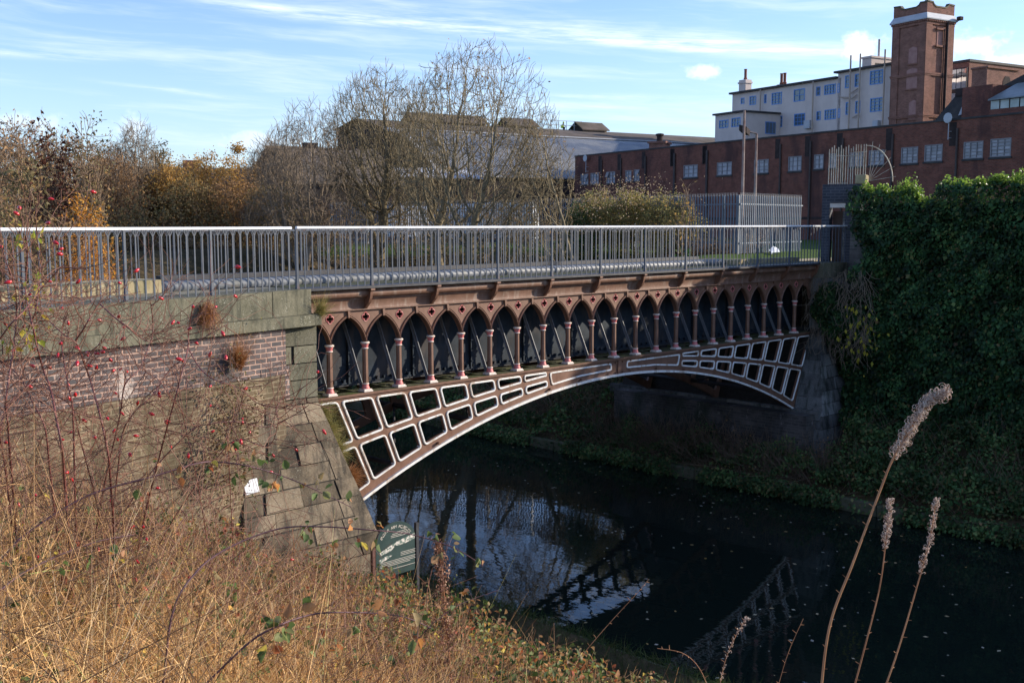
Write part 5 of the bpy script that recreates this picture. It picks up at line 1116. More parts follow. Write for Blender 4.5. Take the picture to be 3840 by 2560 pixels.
def bare_tree(px, t, top, w, label, seed, name='bare_tree', stems=3, natt=2200, r=.14, bark=BARK, fork=.35, leaf=None, nleaf=0, lsize=.09, grp=None, base=None, rmin=.008, cat='tree', z0=.25, twig=4, tl=.55, shape=.45, up=.55):
    p = at(px, 500, t); gz = hpt(p.x, p.y) if base is None else base; H = at(px, top, t).z - gz; rg = random.Random(seed); W = w * K / FOC * t / 2
    step = max(.11, min(H / 50, W / 8.)); P, par = colonize(rg, H - tl * .7, W - tl * .35, H * z0, natt, step, stems, fork, shape); n = len(P); cnt = [0.] * n; kids = [0] * n
    for i in range(n):
        if par[i] >= 0: kids[par[i]] += 1
    for i in range(n - 1, -1, -1):
        if not kids[i]: cnt[i] = 1.
        if par[i] >= 0: cnt[par[i]] += cnt[i]
    mx_ = max(cnt); R0 = [max(rmin, min(r * (c / mx_) ** .42, (rmin - .0015) * c ** .56)) for c in cnt]; big = []; sm = []; T = []
    for i in range(n):
        j = par[i]
        if j >= 0: (big if R0[i] > .028 else sm).append((P[j], P[i], min(R0[j], R0[i] * 1.5), R0[i]))
        if cnt[i] <= 4 and j >= 0:
            d0 = (P[i] - P[j]).normalized(); m_ = twig if not kids[i] else (1 if rg.random() < .8 else 0)
            for _ in range(m_):
                d = (d0 * .9 + perp(d0, rg) * rg.uniform(.3, .9) + Vector((0, 0, up * rg.random()))).normalized(); q = P[i]; L = tl * rg.uniform(.4, 1.1)
                for k in range(3): q2 = q + d * (L / 3); sm.append((q, q2, rmin * .95, rmin * .8)); q = q2; d = (d + Vector((rg.gauss(0, .12), rg.gauss(0, .12), .12))).normalized()
                if rg.random() < .5: e = (d + perp(d, rg) * .7).normalized(); sm.append((q, q + e * L * .35, rmin * .8, rmin * .6))
                T.append(tuple(q))
    o = empty(name, (p.x, p.y, gz), label=label, cat=cat, group=grp); f = lambda q: q
    tips = [(Vector(q), None) for q in T]
    if big: sticks('trunk' if cat == 'tree' else 'stems', big, bark, o, 7)
    if sm: sticks('twigs', sm, bark, o, 3)
    if leaf:
        T = np.array([f(q) for q, _ in tips]); idx = NR.integers(0, max(1, len(T)), nleaf); leaves('foliage', T[idx] + NR.normal(0, .14, (nleaf, 3)), lsize, leaf, o)
    return o
L_BROWN = leafmat('brown_leaf', [(0, (.2, .12, .065)), (.5, (.34, .21, .11)), (1, (.5, .29, .12))], .45)
L_RED = leafmat('dark_red_leaf', [(0, (.07, .025, .018)), (.6, (.14, .05, .03)), (1, (.22, .09, .05))], .3)
L_GOLD = leafmat('golden_leaf', [(0, (.3, .17, .05)), (.5, (.52, .31, .09)), (.85, (.66, .4, .12)), (1, (.3, .26, .09))], .5)
L_ORANGE = leafmat('orange_leaf', [(0, (.42, .16, .02)), (.6, (.68, .3, .04)), (1, (.75, .42, .09))], .5)
L_OLIVE = leafmat('olive_leaf', [(0, (.12, .11, .045)), (.4, (.22, .18, .08)), (.75, (.33, .24, .11)), (1, (.42, .25, .1))], .45)
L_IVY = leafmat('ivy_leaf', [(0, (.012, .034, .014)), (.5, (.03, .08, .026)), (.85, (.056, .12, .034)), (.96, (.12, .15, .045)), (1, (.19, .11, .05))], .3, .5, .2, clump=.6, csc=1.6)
L_GREEN = leafmat('low_green_leaf', [(0, (.035, .085, .025)), (.5, (.075, .15, .045)), (.85, (.15, .2, .06)), (1, (.26, .16, .07))], .3, clump=.5, csc=1.1)
L_SHRUB = leafmat('yellow_green_leaf', [(0, (.14, .14, .05)), (.5, (.27, .25, .09)), (.8, (.4, .34, .13)), (1, (.5, .3, .1))], .5, clump=.3)
# two big ashes and the lighter trees left of them
bare_tree(1085, 42, 96, 385, 'tallest bare tree with several grey green trunks rising behind the middle of the railing', 21, stems=2, natt=13000, rmin=.009, r=.28, fork=.3, z0=.3, shape=.1, tl=.6, twig=3, up=.8, leaf=L_BROWN, nleaf=90, lsize=.13)
bare_tree(872, 48, 150, 300, 'second bare tree just left of the tallest one', 5, stems=2, natt=8500, r=.22, fork=.3, z0=.24, tl=.6, twig=3, up=.8, rmin=.009)
bare_tree(1235, 41, 245, 190, 'small leaning bare tree right of the tallest tree', 33, stems=3, natt=3500, r=.09, fork=.9, rmin=.009, leaf=L_BROWN, nleaf=60, lsize=.12)
bare_tree(968, 47, 215, 190, 'slim bare tree between the two big bare trees', 12, stems=3, r=.1, fork=.35)
bare_tree(705, 45, 233, 225, 'pale multi stemmed bare tree left of the big bare pair', 8, stems=5, natt=4500, r=.1, fork=.45, bark=BARK3)
bare_tree(632, 52, 300, 150, 'thin bare tree in front of the old shed gable', 81, stems=3, natt=2200, r=.07, fork=.4, bark=BARK3)
bare_tree(318, 50, 272, 125, 'bare twin stemmed tree standing above the thicket at left', 14, stems=2, r=.1, fork=.16, bark=BARK3)
bare_tree(205, 29, 268, 110, 'narrow tree with ragged brown leaves at left', 41, stems=2, r=.09, fork=.15, bark=BARK2, leaf=L_OLIVE, nleaf=1400, lsize=.1)
bare_tree(130, 29, 290, 140, 'tree with clumps of dark red leaves at left', 43, stems=2, r=.1, fork=.25, bark=BARK2, leaf=L_RED, nleaf=2600, lsize=.13)
bare_tree(30, 30, 268, 150, 'brown twiggy tree at the left edge', 44, stems=3, r=.09, fork=.3, bark=BARK2, leaf=L_BROWN, nleaf=2400, lsize=.09)
bare_tree(-40, 26, 300, 150, 'brown twiggy tree cut by the left edge of the view', 45, stems=3, r=.09, fork=.3, bark=BARK2, leaf=L_BROWN, nleaf=2000, lsize=.09)
bare_tree(372, 52, 335, 55, 'small dark leaved tree beside the bare twin stemmed tree', 46, stems=2, r=.06, fork=.2, bark=BARK2, leaf=L_OLIVE, nleaf=1500, lsize=.12)
bare_tree(255, 53, 330, 120, 'brown bushy tree behind the bare twin stemmed tree', 47, stems=3, r=.08, fork=.4, bark=BARK2, leaf=L_BROWN, nleaf=2200, lsize=.1)
def shrub(px, t, top, w, label, seed, leaf, nleaf, name='autumn_shrub', lsize=.1, bark=BARK2, stems=6, grp=None, bot=None, r=.035, rmin=.006, cat='shrub', natt=260, z0=.06, tl=.35, twig=2):
    return bare_tree(px, t, top, w, label, seed, name, stems, natt, r, bark, .7, leaf, nleaf, lsize, grp, bot, rmin, cat, z0, twig, tl, .3)
for i, (px, t, top, w, c, n) in enumerate([(395, 50, 372, 120, L_GOLD, 5000), (470, 52, 350, 140, L_GOLD, 5500), (545, 54, 345, 120, L_GOLD, 5000), (430, 49, 405, 160, L_OLIVE, 4500), (540, 50, 400, 150, L_BROWN, 4500), (330, 50, 395, 130, L_BROWN, 4200), (620, 49, 420, 130, L_OLIVE, 3500), (60, 24, 400, 170, L_OLIVE, 5200), (270, 49, 425, 150, L_OLIVE, 4500)]):
    shrub(px, t, top, w, ['golden shrub with thin yellow foliage, leftmost of the golden ones', 'tall golden shrub in the middle of the golden thicket', 'pale golden shrub beside the old shed gable', 'olive shrub below the middle golden shrub', 'brown shrub below the right golden shrub', 'dull brown shrub left of the golden shrubs', 'olive shrub at the foot of the pale bare tree', 'dense olive and brown shrub low at the left edge', 'olive brown shrub right of the bright orange shrub'][i], 60 + i, c, n, lsize=.11, grp='autumn shrubs behind the railing')
for i, (px, t, top, w, lf, nl_) in enumerate([(10, 34, 300, 190, L_BROWN, 3200), (95, 33, 310, 180, L_OLIVE, 3200), (170, 34, 318, 170, L_BROWN, 3200), (245, 47, 345, 170, L_BROWN, 3400), (330, 56, 352, 150, L_OLIVE, 3200), (410, 58, 362, 150, L_GOLD, 3000), (60, 48, 290, 200, L_BROWN, 2600), (150, 52, 300, 200, L_BROWN, 2600)]):
    bare_tree(px, t, top, w, ['brown leaved tree low behind the left edge trees', 'olive brown tree between the left edge tree and the dark red one', 'brown tree behind the bright orange shrub', 'wide brown tree right of the orange shrub', 'olive tree in front of the distant house', 'gold tinged tree left of the golden shrubs', 'tall pale brown tree far back at the left', 'tall pale brown tree far back behind the ragged narrow tree'][i], 300 + i, stems=3, natt=900, r=.09, fork=.35, bark=BARK2, leaf=lf, nleaf=nl_, lsize=.12, z0=.1, name='tree', base=None if i < 3 else None)
for i, (px, t, top, w) in enumerate([(600, 47, 430, 120), (690, 46, 425, 140), (770, 45, 440, 130), (830, 46, 415, 110), (920, 50, 470, 90), (1000, 50, 465, 90), (1130, 49, 468, 90), (1180, 49, 478, 90), (1270, 48, 475, 80)]):
    bare_tree(px, t, top, w, ['bare brushwood at the foot of the thin bare tree', 'bare brushwood left of the fence end', 'low bare thorn bush in front of the left end of the fence', 'bare twiggy bush under the second big tree', 'bare twiggy bush between the big trees', 'bare twiggy bush left of the tallest trunk', 'bare twiggy bush right of the tallest trunk', 'low twiggy bush beneath the leaning bare tree', 'low twiggy bush left of the flowering bush'][i], 400 + i, name='bare_bush', stems=6, natt=420 if i < 4 else 110, r=.03, fork=.7, bark=BARK if i % 2 else BARK3, leaf=L_BROWN, nleaf=160, lsize=.1, z0=.08, tl=.45, twig=3, cat='bush', grp='bare bushes in front of the palisade fence')
shrub(185, 26, 437, 100, 'bright orange leaved shrub just above the railing at left', 90, L_ORANGE, 7000, lsize=.075, r=.03)
shrub(205, 25, 490, 150, 'low bright orange leaved shrub spreading right along the railing at left', 91, L_ORANGE, 4500, lsize=.075, r=.03)
# clematis covered bush right of the bare trees
for i, (px, t, top, w, c, n, lb) in enumerate([(1362, 47, 440, 140, L_SHRUB, 7000, 'yellow green bush with fluffy seed heads beside the fence, left one'), (1450, 45.5, 432, 150, L_SHRUB, 9000, 'large bush with yellow and cream seed heads in front of the brick factory'), (1540, 44, 448, 160, L_SHRUB, 6500, 'brown green bush overlapping the palisade fence'), (1330, 46, 470, 100, L_GREEN, 5000, 'dark green low bush at the foot of the flowering bush')]):
    shrub(px, t, top, w, lb, 100 + i, c, n, name='bush', lsize=.085, grp=None)
wf = empty('seed_heads', tuple(at(1430, 447, 45)), label='cream fluffy seed heads on top of the large bush', cat='plant'); n = 1500
FL = leafmat('cream_fluff', [(0, (.3, .2, .12)), (1, (.5, .4, .28))], .4)
pts = NR.normal(0, 1, (n, 3)) * [2.0, 1.3, .35]; pts[:, 2] += .05 - (pts[:, 0] ** 2) * .08; leaves('fluff', pts, .075, FL, wf)
shrub(1578, 37, 415, 60, 'sprig of tall thin stems with a few yellow leaves above the fence', 110, L_GOLD, 24, name='sapling', lsize=.13, stems=6, r=.02)
# undergrowth seen between the balusters: one mass nobody could count
def thicket(name, label, boxes, nl, ns, leaf, bark, lsize, cat='undergrowth', up=1.):
    o = empty(name, (0, 0, 0), label=label, cat=cat); o['kind'] = 'stuff'; P = []; S = []; tot = sum((b[1] - b[0]) * (b[3] - b[2]) for b in boxes)
    for x0, x1, y0, y1, h in boxes:
        k = int(nl * (x1 - x0) * (y1 - y0) / tot); x = NR.uniform(x0, x1, k); y = NR.uniform(y0, y1, k); hh = h * (.55 + .45 * np.sin(x * 1.3 + y * .7) * np.sin(y * 1.1 - x * .4)) ; P.append(np.stack([x, y, ground(x, y) + hh * NR.beta(1.6, 1.2, k)], 1))
        k = int(ns * (x1 - x0) * (y1 - y0) / tot); x = NR.uniform(x0, x1, k); y = NR.uniform(y0, y1, k); hh = h * (.6 + .45 * np.sin(x * 1.3 + y * .7)) * NR.uniform(.3, 1., k); z = ground(x, y) + hh * NR.uniform(0, .8, k); d = rdir(k, .7 * up) * NR.uniform(.25, .8, k)[:, None] * min(1, h); a = np.stack([x, y, z], 1); S.append((a, a + d))
    P = np.concatenate(P); q = leaves('foliage', P, lsize, leaf, o); q['kind'] = 'stuff'
    a = np.concatenate([s[0] for s in S]); b = np.concatenate([s[1] for s in S]); q = sticks('stems', [(a[i], b[i], .008, .004) for i in range(len(a))], bark, o, 3); q['kind'] = 'stuff'; return o
thicket('undergrowth', 'dark tangled undergrowth behind the far railing', [(-14, -1.6, 6.4, 9.5, 1.9), (-9, 10, 27, 33, 3.0), (8, 20, 27, 33, 3.0), (20.5, 24, 12, 24, .6)], 30000, 9000, L_OLIVE, BARK2, .13)
thicket('undergrowth', 'brown and orange brambles along the far side of the canal arm', [(-14, -1.6, 5.7, 6.5, 1.5), (24, 28, 8.5, 12, .9)], 7000, 2500, L_BROWN, BARK2, .09)
# ------------------------------------------------------------------ ivy on the wing wall
def ivy_mass(n, ys, zs, x0):
    y = NR.uniform(*ys, n); z = zs[0] + (zs[1] - zs[0]) * NR.random(n)
    return y, z
iv = empty('ivy', (17, -6, 1.5), label='thick dark green ivy covering the wing wall at the right', cat='ivy')
n = 140000; y = NR.uniform(-14.5, -.75, n); z = NR.uniform(.9, 8.35, n)
lump = lambda y, z: .3 * np.sin(y * 2.1 + z * .7 + 1) * np.sin(z * 1.9 - y * .5) + .22 * np.sin(y * 4.3 + 2 * np.sin(z * 2.2)) * np.sin(z * 3.7 + y) + .12 * np.sin(y * 9 + z * 3) * np.sin(z * 8.1 - y * 2)
topz = lambda y: 8.22 + .26 * np.sin(y * 1.9 + .6) * np.sin(y * .8 + 1.) + .13 * np.sin(y * 4.7 + np.sin(y * 2)) + .07 * np.sin(y * 11 + 2 * np.sin(y * 3))
bow = lambda z: .45 + .9 * np.clip((5.5 - z) / 5, 0, 1) ** 1.5
x = 17.35 - bow(z) - .55 * lump(y, z) * 1.0 + NR.normal(0, .09, n); tz = topz(y); z = np.where(z > tz, tz - NR.random(n) * .5, z); x = np.where(z > tz - .5, x + .35 * NR.random(n), x)
# ragged left edge
edge = -1.0 - .25 * np.sin(z * 2.2) - .12 * np.sin(z * 6.1) - np.where(z < 4.6, (4.6 - z) * .16, 0); keep = y < edge + NR.normal(0, .06, n); x, y, z = x[keep], y[keep], z[keep]; P = np.stack([x, y, z], 1) - [17, -6, 1.5]
d = np.tile([-.45, 0, -.75], (len(P), 1)); nr = np.tile([-.8, 0, .55], (len(P), 1)); leaves('ivy_leaves', P, NR.gamma(6, .012, len(P)), L_IVY, iv, d, nr, .85, .12)
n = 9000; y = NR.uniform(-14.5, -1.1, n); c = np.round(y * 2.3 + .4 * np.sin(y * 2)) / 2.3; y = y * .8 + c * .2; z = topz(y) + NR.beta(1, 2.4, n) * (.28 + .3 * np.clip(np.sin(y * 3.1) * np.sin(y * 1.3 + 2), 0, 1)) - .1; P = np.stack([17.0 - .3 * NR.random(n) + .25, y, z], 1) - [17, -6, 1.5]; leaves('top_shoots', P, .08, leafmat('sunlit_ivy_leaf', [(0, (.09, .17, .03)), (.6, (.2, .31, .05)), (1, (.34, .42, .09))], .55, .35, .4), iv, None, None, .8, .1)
m = MB(); m.box(.15, .5, -8.6, 4.7, -.6, 6.3); hull = m.build('ivy_light_stop', surf('ivy_shadow', (.008, .012, .006), (.015, .02, .01), 3, .9, .5, .1), iv)  # dark box added behind the leaves to stop light, coloured like shade
S_ = [];
for _ in range(420):
    p = Vector((-.45 - R.random() * .35, R.uniform(4.2, 6.1), R.uniform(2.2, 4.5))); d = Vector((R.gauss(-.2, .3), R.gauss(0, .4), -1)).normalized()
    for k in range(4): q = p + d * R.uniform(.08, .2); S_.append((p, q, .006, .005)); p = q; d = (d + Vector((R.gauss(0, .3), R.gauss(0, .3), R.gauss(0, .25)))).normalized()
sticks('hanging_stems', S_, BARK3, iv, 3)
ib = empty('ivy', (16.5, -.6, 4.5), label='bushy ivy clump over the right end of the iron aqueduct', cat='ivy')
cl = []
for cx, cy, cz, r, k in ((16.55, -.55, 5.15, .42, 2600), (16.5, -.75, 4.55, .42, 2600), (16.85, -.85, 4.0, .45, 2200), (17.0, -.9, 4.7, .45, 1600), (16.35, -.42, 4.85, .3, 1100), (17.1, -1., 3.3, .4, 1800), (17.0, -1.25, 2.4, .45, 1600)):
    v = rdir(k) * r * NR.uniform(.75, 1.05, k)[:, None] * [1, 1, 1.15]; cl.append(v + [cx, cy, cz])
P = np.concatenate(cl) - [16.5, -.6, 4.5]; leaves('ivy_leaves', P, .075, L_IVY, ib, np.tile([-.3, -.3, -.7], (len(P), 1)), np.tile([-.5, -.5, .5], (len(P), 1)), .85, .12)
yl = empty('climbing_shrub', (16.9, -1.5, 4.2), label='spray of yellow leaves hanging in front of the dark ivy', cat='plant'); P = NR.normal(0, 1, (60, 3)) * [.12, .3, .38]; leaves('yellow_leaves', P, .13, leafmat('lemon_leaf', [(0, (.3, .3, .03)), (1, (.5, .42, .05))], .4), yl, np.tile([0, 0, -1.], (60, 1)), np.tile([-.8, -.4, .1], (60, 1)), .55, .1)
yl.location = ony(1975, 770, -1.9) if False else at(1975, 770, 28.2)
sticks('stems', [((R.gauss(0, .1), R.gauss(0, .3), .5), (R.gauss(0, .1), R.gauss(0, .3), -.4), .006, .004) for _ in range(9)], BARK2, yl, 3)
# low growth on the far bank
def carpet(name, label, x0, x1, y0, y1, n, leaf, lsize, h, ns=0, bark=BARK2, cat='ground cover', dens=None):
    o = empty(name, (0, 0, 0), label=label, cat=cat); o['kind'] = 'stuff'; x = NR.uniform(x0, x1, n); y = NR.uniform(y0, y1, n)
    hh = h * np.clip(.5 + .6 * np.sin(x * 3.1 + 1.3 * np.sin(y * 1.9)) * np.sin(y * 2.3 + x), .12, 1.1); z = ground(x, y) + hh * NR.beta(2.2, 1.1, n); q = leaves('foliage', np.stack([x, y, z], 1), lsize, leaf, o, None, np.tile([-.3, -.3, .7], (n, 1)), .7, .15); q['kind'] = 'stuff'
    if ns:
        x = NR.uniform(x0, x1, ns); y = NR.uniform(y0, y1, ns); a = np.stack([x, y, ground(x, y)], 1); d = rdir(ns, 1.2) * NR.uniform(.3, 1.0, ns)[:, None] * h * 1.6; q = sticks('stems', [(a[i], a[i] + d[i], .006, .003) for i in range(ns)], bark, o, 3); q['kind'] = 'stuff'
    return o
carpet('bank_growth', 'dark leafy growth on the far bank below the ivy', 13.72, 17.0, -13.5, -1.7, 34000, L_GREEN, .1, .75, 1200)
carpet('bank_growth', 'brown and green weeds along the wall foot under the arch', 13.95, 15.3, -1.7, 6.2, 9000, L_GREEN, .085, .85, 2000)
carpet('bank_growth', 'dark bushes on the far bank beyond the aqueduct', 13.9, 19.5, 6.3, 22, 24000, L_GREEN, .13, .8, 1800)
o = empty('bank_fringe', (13.8, 0, 0), label='leafy fringe hanging over the far edge of the canal', cat='ground cover'); o['kind'] = 'stuff'; n = 15000; y = NR.uniform(-13.5, 17, n); den = np.sin(y * 1.7 + 1) * np.sin(y * .6) + .25 * np.sin(y * 5); kp = (den > -.35) | (NR.random(n) < .12); y = y[kp]; n = len(y); x = 13.95 - NR.beta(1.3, 2, n) * .55; z = .04 + NR.random(n) * .45 * np.clip(1.3 - (13.95 - x) * 1.6, .2, 1.); q = leaves('foliage', np.stack([x - 13.8, y, z], 1), .095, L_GREEN, o, np.tile([-.5, 0, -.4], (n, 1)), np.tile([-.4, -.2, .7], (n, 1)), .7, .15); q['kind'] = 'stuff'
thicket('undergrowth', 'russet dead stems on the far bank under the aqueduct', [(14.3, 15.2, -1.6, 5.5, 1.1), (14.5, 18, 6.5, 14, 1.6)], 2600, 2600, L_BROWN, BARK2, .06)
carpet('bank_growth', 'green bushes on the near bank beyond the aqueduct', -5, 1.8, 6.6, 20, 9000, L_GREEN, .16, 1.2, 500)
o = blades('towpath_grass', np.stack([NR.uniform(.3, 2.5, 26000), NR.uniform(-10, 6, 26000), np.full(26000, .24)], 1), rdir(26000, 1.2), NR.uniform(.08, .26, 26000), NR.uniform(.004, .009, 26000), leafmat('dark_grass', [(0, (.03, .06, .012)), (.7, (.07, .11, .025)), (1, (.14, .12, .05))], .3), segs=2); tag(o, 'short dark green grass on the towpath edge', 'grass', kind='stuff')
# leaves floating on the canal
n = 330; x = NR.uniform(3, 13.6, n); y = NR.uniform(-9, 9, n); a = NR.uniform(0, 6.28, n); s = NR.uniform(.02, .055, n); c, q = np.cos(a) * s, np.sin(a) * s; zz = np.full(n, .006)
vs_ = np.stack([np.stack([x + c, y + q, zz], 1), np.stack([x - q * .6, y + c * .6, zz + .004], 1), np.stack([x - c, y - q, zz + .002], 1), np.stack([x + q * .6, y - c * .6, zz], 1)], 1).reshape(-1, 3)
tag(idx_mesh('floating_leaves', vs_, np.arange(n * 4).reshape(-1, 4), leafmat('floating_leaf', [(0, (.4, .38, .32)), (.6, (.5, .44, .3)), (1, (.45, .26, .06))], .1)), 'small pale and yellow fallen leaves floating on the dark canal', 'fallen leaves', kind='stuff')
# tufts on the stonework
def tuft(p, n, ln, label, mat, d=(0, 0, 1), sp=.8, name='grass_tuft'):
    o = empty(name, p, label=label, cat='grass tuft'); P = NR.normal(0, .04, (n, 3)) * [1, .5, 1]; dd = unit(np.array(d) + NR.normal(0, sp, (n, 3)) * .5); blades('blades', P, dd, NR.uniform(.4, 1, n) * ln, NR.uniform(.002, .005, n), mat, o, .7, 3); return o
DRYG = leafmat('dry_grass_blade', [(0, (.18, .085, .03)), (.3, (.46, .25, .09)), (.65, (.72, .43, .17)), (.92, (.9, .64, .31)), (1, (.26, .3, .07))], .35, clump=.4, csc=.9)
RUST = leafmat('rusty_grass', [(0, (.25, .1, .03)), (1, (.42, .2, .08))], .3); YG = leafmat('yellow_green_grass', [(0, (.18, .17, .05)), (.6, (.3, .28, .09)), (1, (.42, .3, .12))], .3)
tuft((-2.86, -.95, 5.98), 900, .3, 'rust brown dead fern tuft hanging on the coping stone', RUST, (0, -.2, -1)); tuft((-.5, -.42, 5.72), 500, .32, 'dry grass tuft where the coping meets the iron cornice', YG, (.4, -.4, .9))
for k, zq in enumerate((4.0, 3.7, 3.35, 2.85)):
    tuft((xface(zq) + .05, yface(zq) + .25, zq), 700, .33, ['yellow green grass tuft beside the top left arch cell', 'long grass tuft hanging behind the pier edge', 'grass tuft in the middle of the pier edge', 'brown dead weeds low on the pier edge beside the arch'][k], YG if k < 3 else RUST, (.6, -.1, -.1))
tuft((-1.5, -.95, 5.4), 500, .45, 'brown weed stem growing on the brick panel', RUST, (0, -.2, 1), .5, 'weed').location = (-2.3, -.86, 5.05)
# climbing weeds on the left wall
wd = empty('wall_weeds', (-2.6, -1.0, 4.), label='brown withered creeper and moss on the rendered wall', cat='creeper'); n = 1500; zz = NR.normal(0, .6, n); P = np.stack([NR.normal(0, .09, n) * (1.4 + zz) + .18 * np.sin(zz * 4) + NR.choice([-.25, 0, .3], n), -NR.random(n) * .12, zz], 1); P[:, 1] += P[:, 0] * .2; leaves('foliage', P, .045, leafmat('withered_creeper', [(0, (.12, .07, .03)), (.6, (.22, .13, .055)), (1, (.14, .16, .04))], .2), wd)
# ------------------------------------------------------------------ foreground bank
def sample_bank(n, x0=-12.2, x1=.3, y0=-15., y1=-1.2, pw=1.1, dmin=2.0):
    out = []; tot = 0
    while tot < n:
        x = NR.uniform(x0, x1, n * 3); y = NR.uniform(y0, y1, n * 3); dx, dy = x - CAM[0], y - CAM[1]; d = np.hypot(dx, dy); az = np.arctan2(dx, dy) - YAW
        wy = np.where(x > -6, -.37 + (x + .52) * .206, -1.5 + (x + 6) * .207) - .15; wy = np.where((x > -2.3), np.minimum(wy, -1.5), wy)
        ok = (d > dmin) & (np.abs(az) < .52) & (y < wy) & (NR.random(n * 3) < (2.5 / np.maximum(d, 2.5)) ** pw)
        out.append(np.stack([x[ok], y[ok]], 1)); tot += ok.sum()
    P = np.concatenate(out)[:n]; return P[:, 0], P[:, 1], ground(P[:, 0], P[:, 1])
CALM = lambda x, y: np.hypot(x - CAM[0], y - CAM[1])
x, y, z = sample_bank(80000); d = rdir(80000, 1.0); dist = CALM(x, y); hgt = NR.gamma(3, .125, 80000) * np.clip(.7 + .5 * np.sin(x * 1.7) * np.sin(y * 1.3 + 1), .35, 1.2); hgt = np.minimum(hgt, .8) * np.where(x > -2.2, .62, np.where(x > -4.5, .75, 1.)); st_ = np.stack([x, y, z + NR.random(80000) * .28], 1)
o = blades('dry_grass', st_, d, hgt, NR.uniform(.0012, .0029, 80000) * np.clip(dist / 4, .8, 3), DRYG, None, .45, 3); tag(o, 'tangle of tall dry straw coloured grass covering the near bank', 'grass', kind='stuff')
x, y, z = sample_bank(3600, x1=-1.6, pw=.9); d = rdir(3600, 1.6); o = blades('straw_stalks', np.stack([x, y, z], 1), d, NR.uniform(.5, 1.0, 3600), NR.uniform(.0014, .0027, 3600) * np.clip(CALM(x, y) / 5, .8, 2.4), leafmat('bright_straw', [(0, (.5, .3, .15)), (.5, (.72, .5, .29)), (1, (.85, .68, .45))], .3), None, .18, 4); tag(o, 'tall pale straw stalks standing above the dry grass', 'grass', kind='stuff')
x, y, z = sample_bank(16000); d = rdir(16000, .15); o = blades('fallen_grass', np.stack([x, y, z + .12 + NR.random(16000) * .28], 1), d, NR.uniform(.15, .6, 16000), NR.uniform(.0012, .0025, 16000) * np.clip(CALM(x, y) / 4, .8, 3), DRYG, None, .3, 3); tag(o, 'fallen and matted dead grass stems lying on the near bank', 'grass', kind='stuff')
L_BR = leafmat('bramble_leaf', [(0, (.05, .085, .025)), (.28, (.11, .16, .045)), (.45, (.2, .23, .08)), (.58, (.3, .2, .1)), (.74, (.34, .17, .08)), (.86, (.42, .2, .07)), (.93, (.38, .08, .04)), (.97, (.6, .45, .08)), (1, (.6, .5, .1))], .4, clump=.25)
def bramble(n, box, name, label, lsize, h, pw=.8):
    x, y, z = sample_bank(n, *box, pw); cl = np.clip(.55 + .55 * np.sin(x * 2.3 + 2 * np.sin(y * 1.2)) * np.sin(y * 1.9 + x * .6), .2, 1.1); z = z + h * cl * NR.beta(2.2, 1.2, n); o = fleaves(name, np.stack([x, y, z], 1), lsize, L_BR, None, None, np.tile([.2, -.4, .8], (n, 1))); tag(o, label, 'bramble', kind='stuff')
bramble(9000, (-1.8, .5, -9, -1.3), 'bramble_leaves', 'bright yellow, green and orange bramble leaves nearest the canal edge', .065, .85, .0)
bramble(36000, (-5.5, .6, -11, -1.2), 'bramble_leaves', 'green, orange and red bramble leaves along the brow of the bank', .066, 1.05, .25)
bramble(9000, (-12, -3, -15, -2), 'bramble_leaves', 'faded bramble leaves scattered through the dry grass', .034, .42)
bramble(11000, (-10.5, -4.2, -11.6, -3.5), 'bramble_leaves', 'muted green and brown bramble leaves tangled around the rose stems', .042, .8, .5)
x, y, z = sample_bank(11000, x1=-1.2, pw=1.1); d = rdir(11000, .5) * NR.uniform(.12, .6, 11000)[:, None]; a = np.stack([x, y, z + .1 + NR.random(11000) * .65 * np.where(x > -4, .9, 1.)], 1); k_ = np.clip(CALM(x, y) / 5, .7, 2.5) * .0019
o = sticks('tangled_stems', [(a[i], a[i] + d[i], k_[i], k_[i] * .6) for i in range(11000)], leafmat('dead_stem', [(0, (.06, .028, .015)), (.5, (.19, .095, .04)), (1, (.42, .25, .11))], .0), None, 3); tag(o, 'thin brown dead stems tangled through the grass and brambles', 'dead stems', kind='stuff')
# ---- dog rose with red hips
def smooth_path(P, n=5):
    P = [Vector(p) for p in P]; out = []
    for i in range(len(P) - 1):
        a, b, c, d = P[max(i - 1, 0)], P[i], P[i + 1], P[min(i + 2, len(P) - 1)]
        for k in range(n): t = k / n; out.append(.5 * ((2 * b) + (c - a) * t + (2 * a - 5 * b + 4 * c - d) * t * t + (3 * b - a - 3 * c + d) * t ** 3))
    return out + [P[-1]]
RSTEM = surf('crimson_rose_stem', (.1, .03, .03), (.24, .085, .065), 30, .5, 0, .5); RTWIG = surf('red_brown_twig', (.12, .045, .03), (.26, .125, .075), 30, .6, 0, .4); HIP = surf('rose_hip_red', (.42, .012, .02), (.58, .03, .03), 12, .22, 0, .6)
L_YG = leafmat('yellow_rose_leaf', [(0, (.25, .32, .04)), (.5, (.45, .45, .06)), (1, (.6, .4, .05))], .5)
cr = lambda x, y: (x * .4782 / K, (1050 + y * .4782) / K)
hm = MB(); hm.lathe([(.0004, -.0105), (.004, -.0095), (.0066, -.004), (.007, .001), (.0055, .007), (.003, .0105), (.0022, .012)], n=8); hip0 = hm.build('rose_hip', HIP, None, 60); hipme = hip0.data; bpy.data.objects.remove(hip0)
def root(P):
    d = (P[0] - P[1]).normalized(); d = Vector((d.x, d.y, min(d.z, -.8))).normalized(); q = P[0].copy(); out = []
    for _ in range(40):
        q = q + d * .12; out.append(q.copy()); d = (d + Vector((0, 0, -.06))).normalized()
        if q.z < hpt(q.x, q.y): break
    return out[::-1][::3] + P if len(out) > 3 else out[::-1][:1] + P
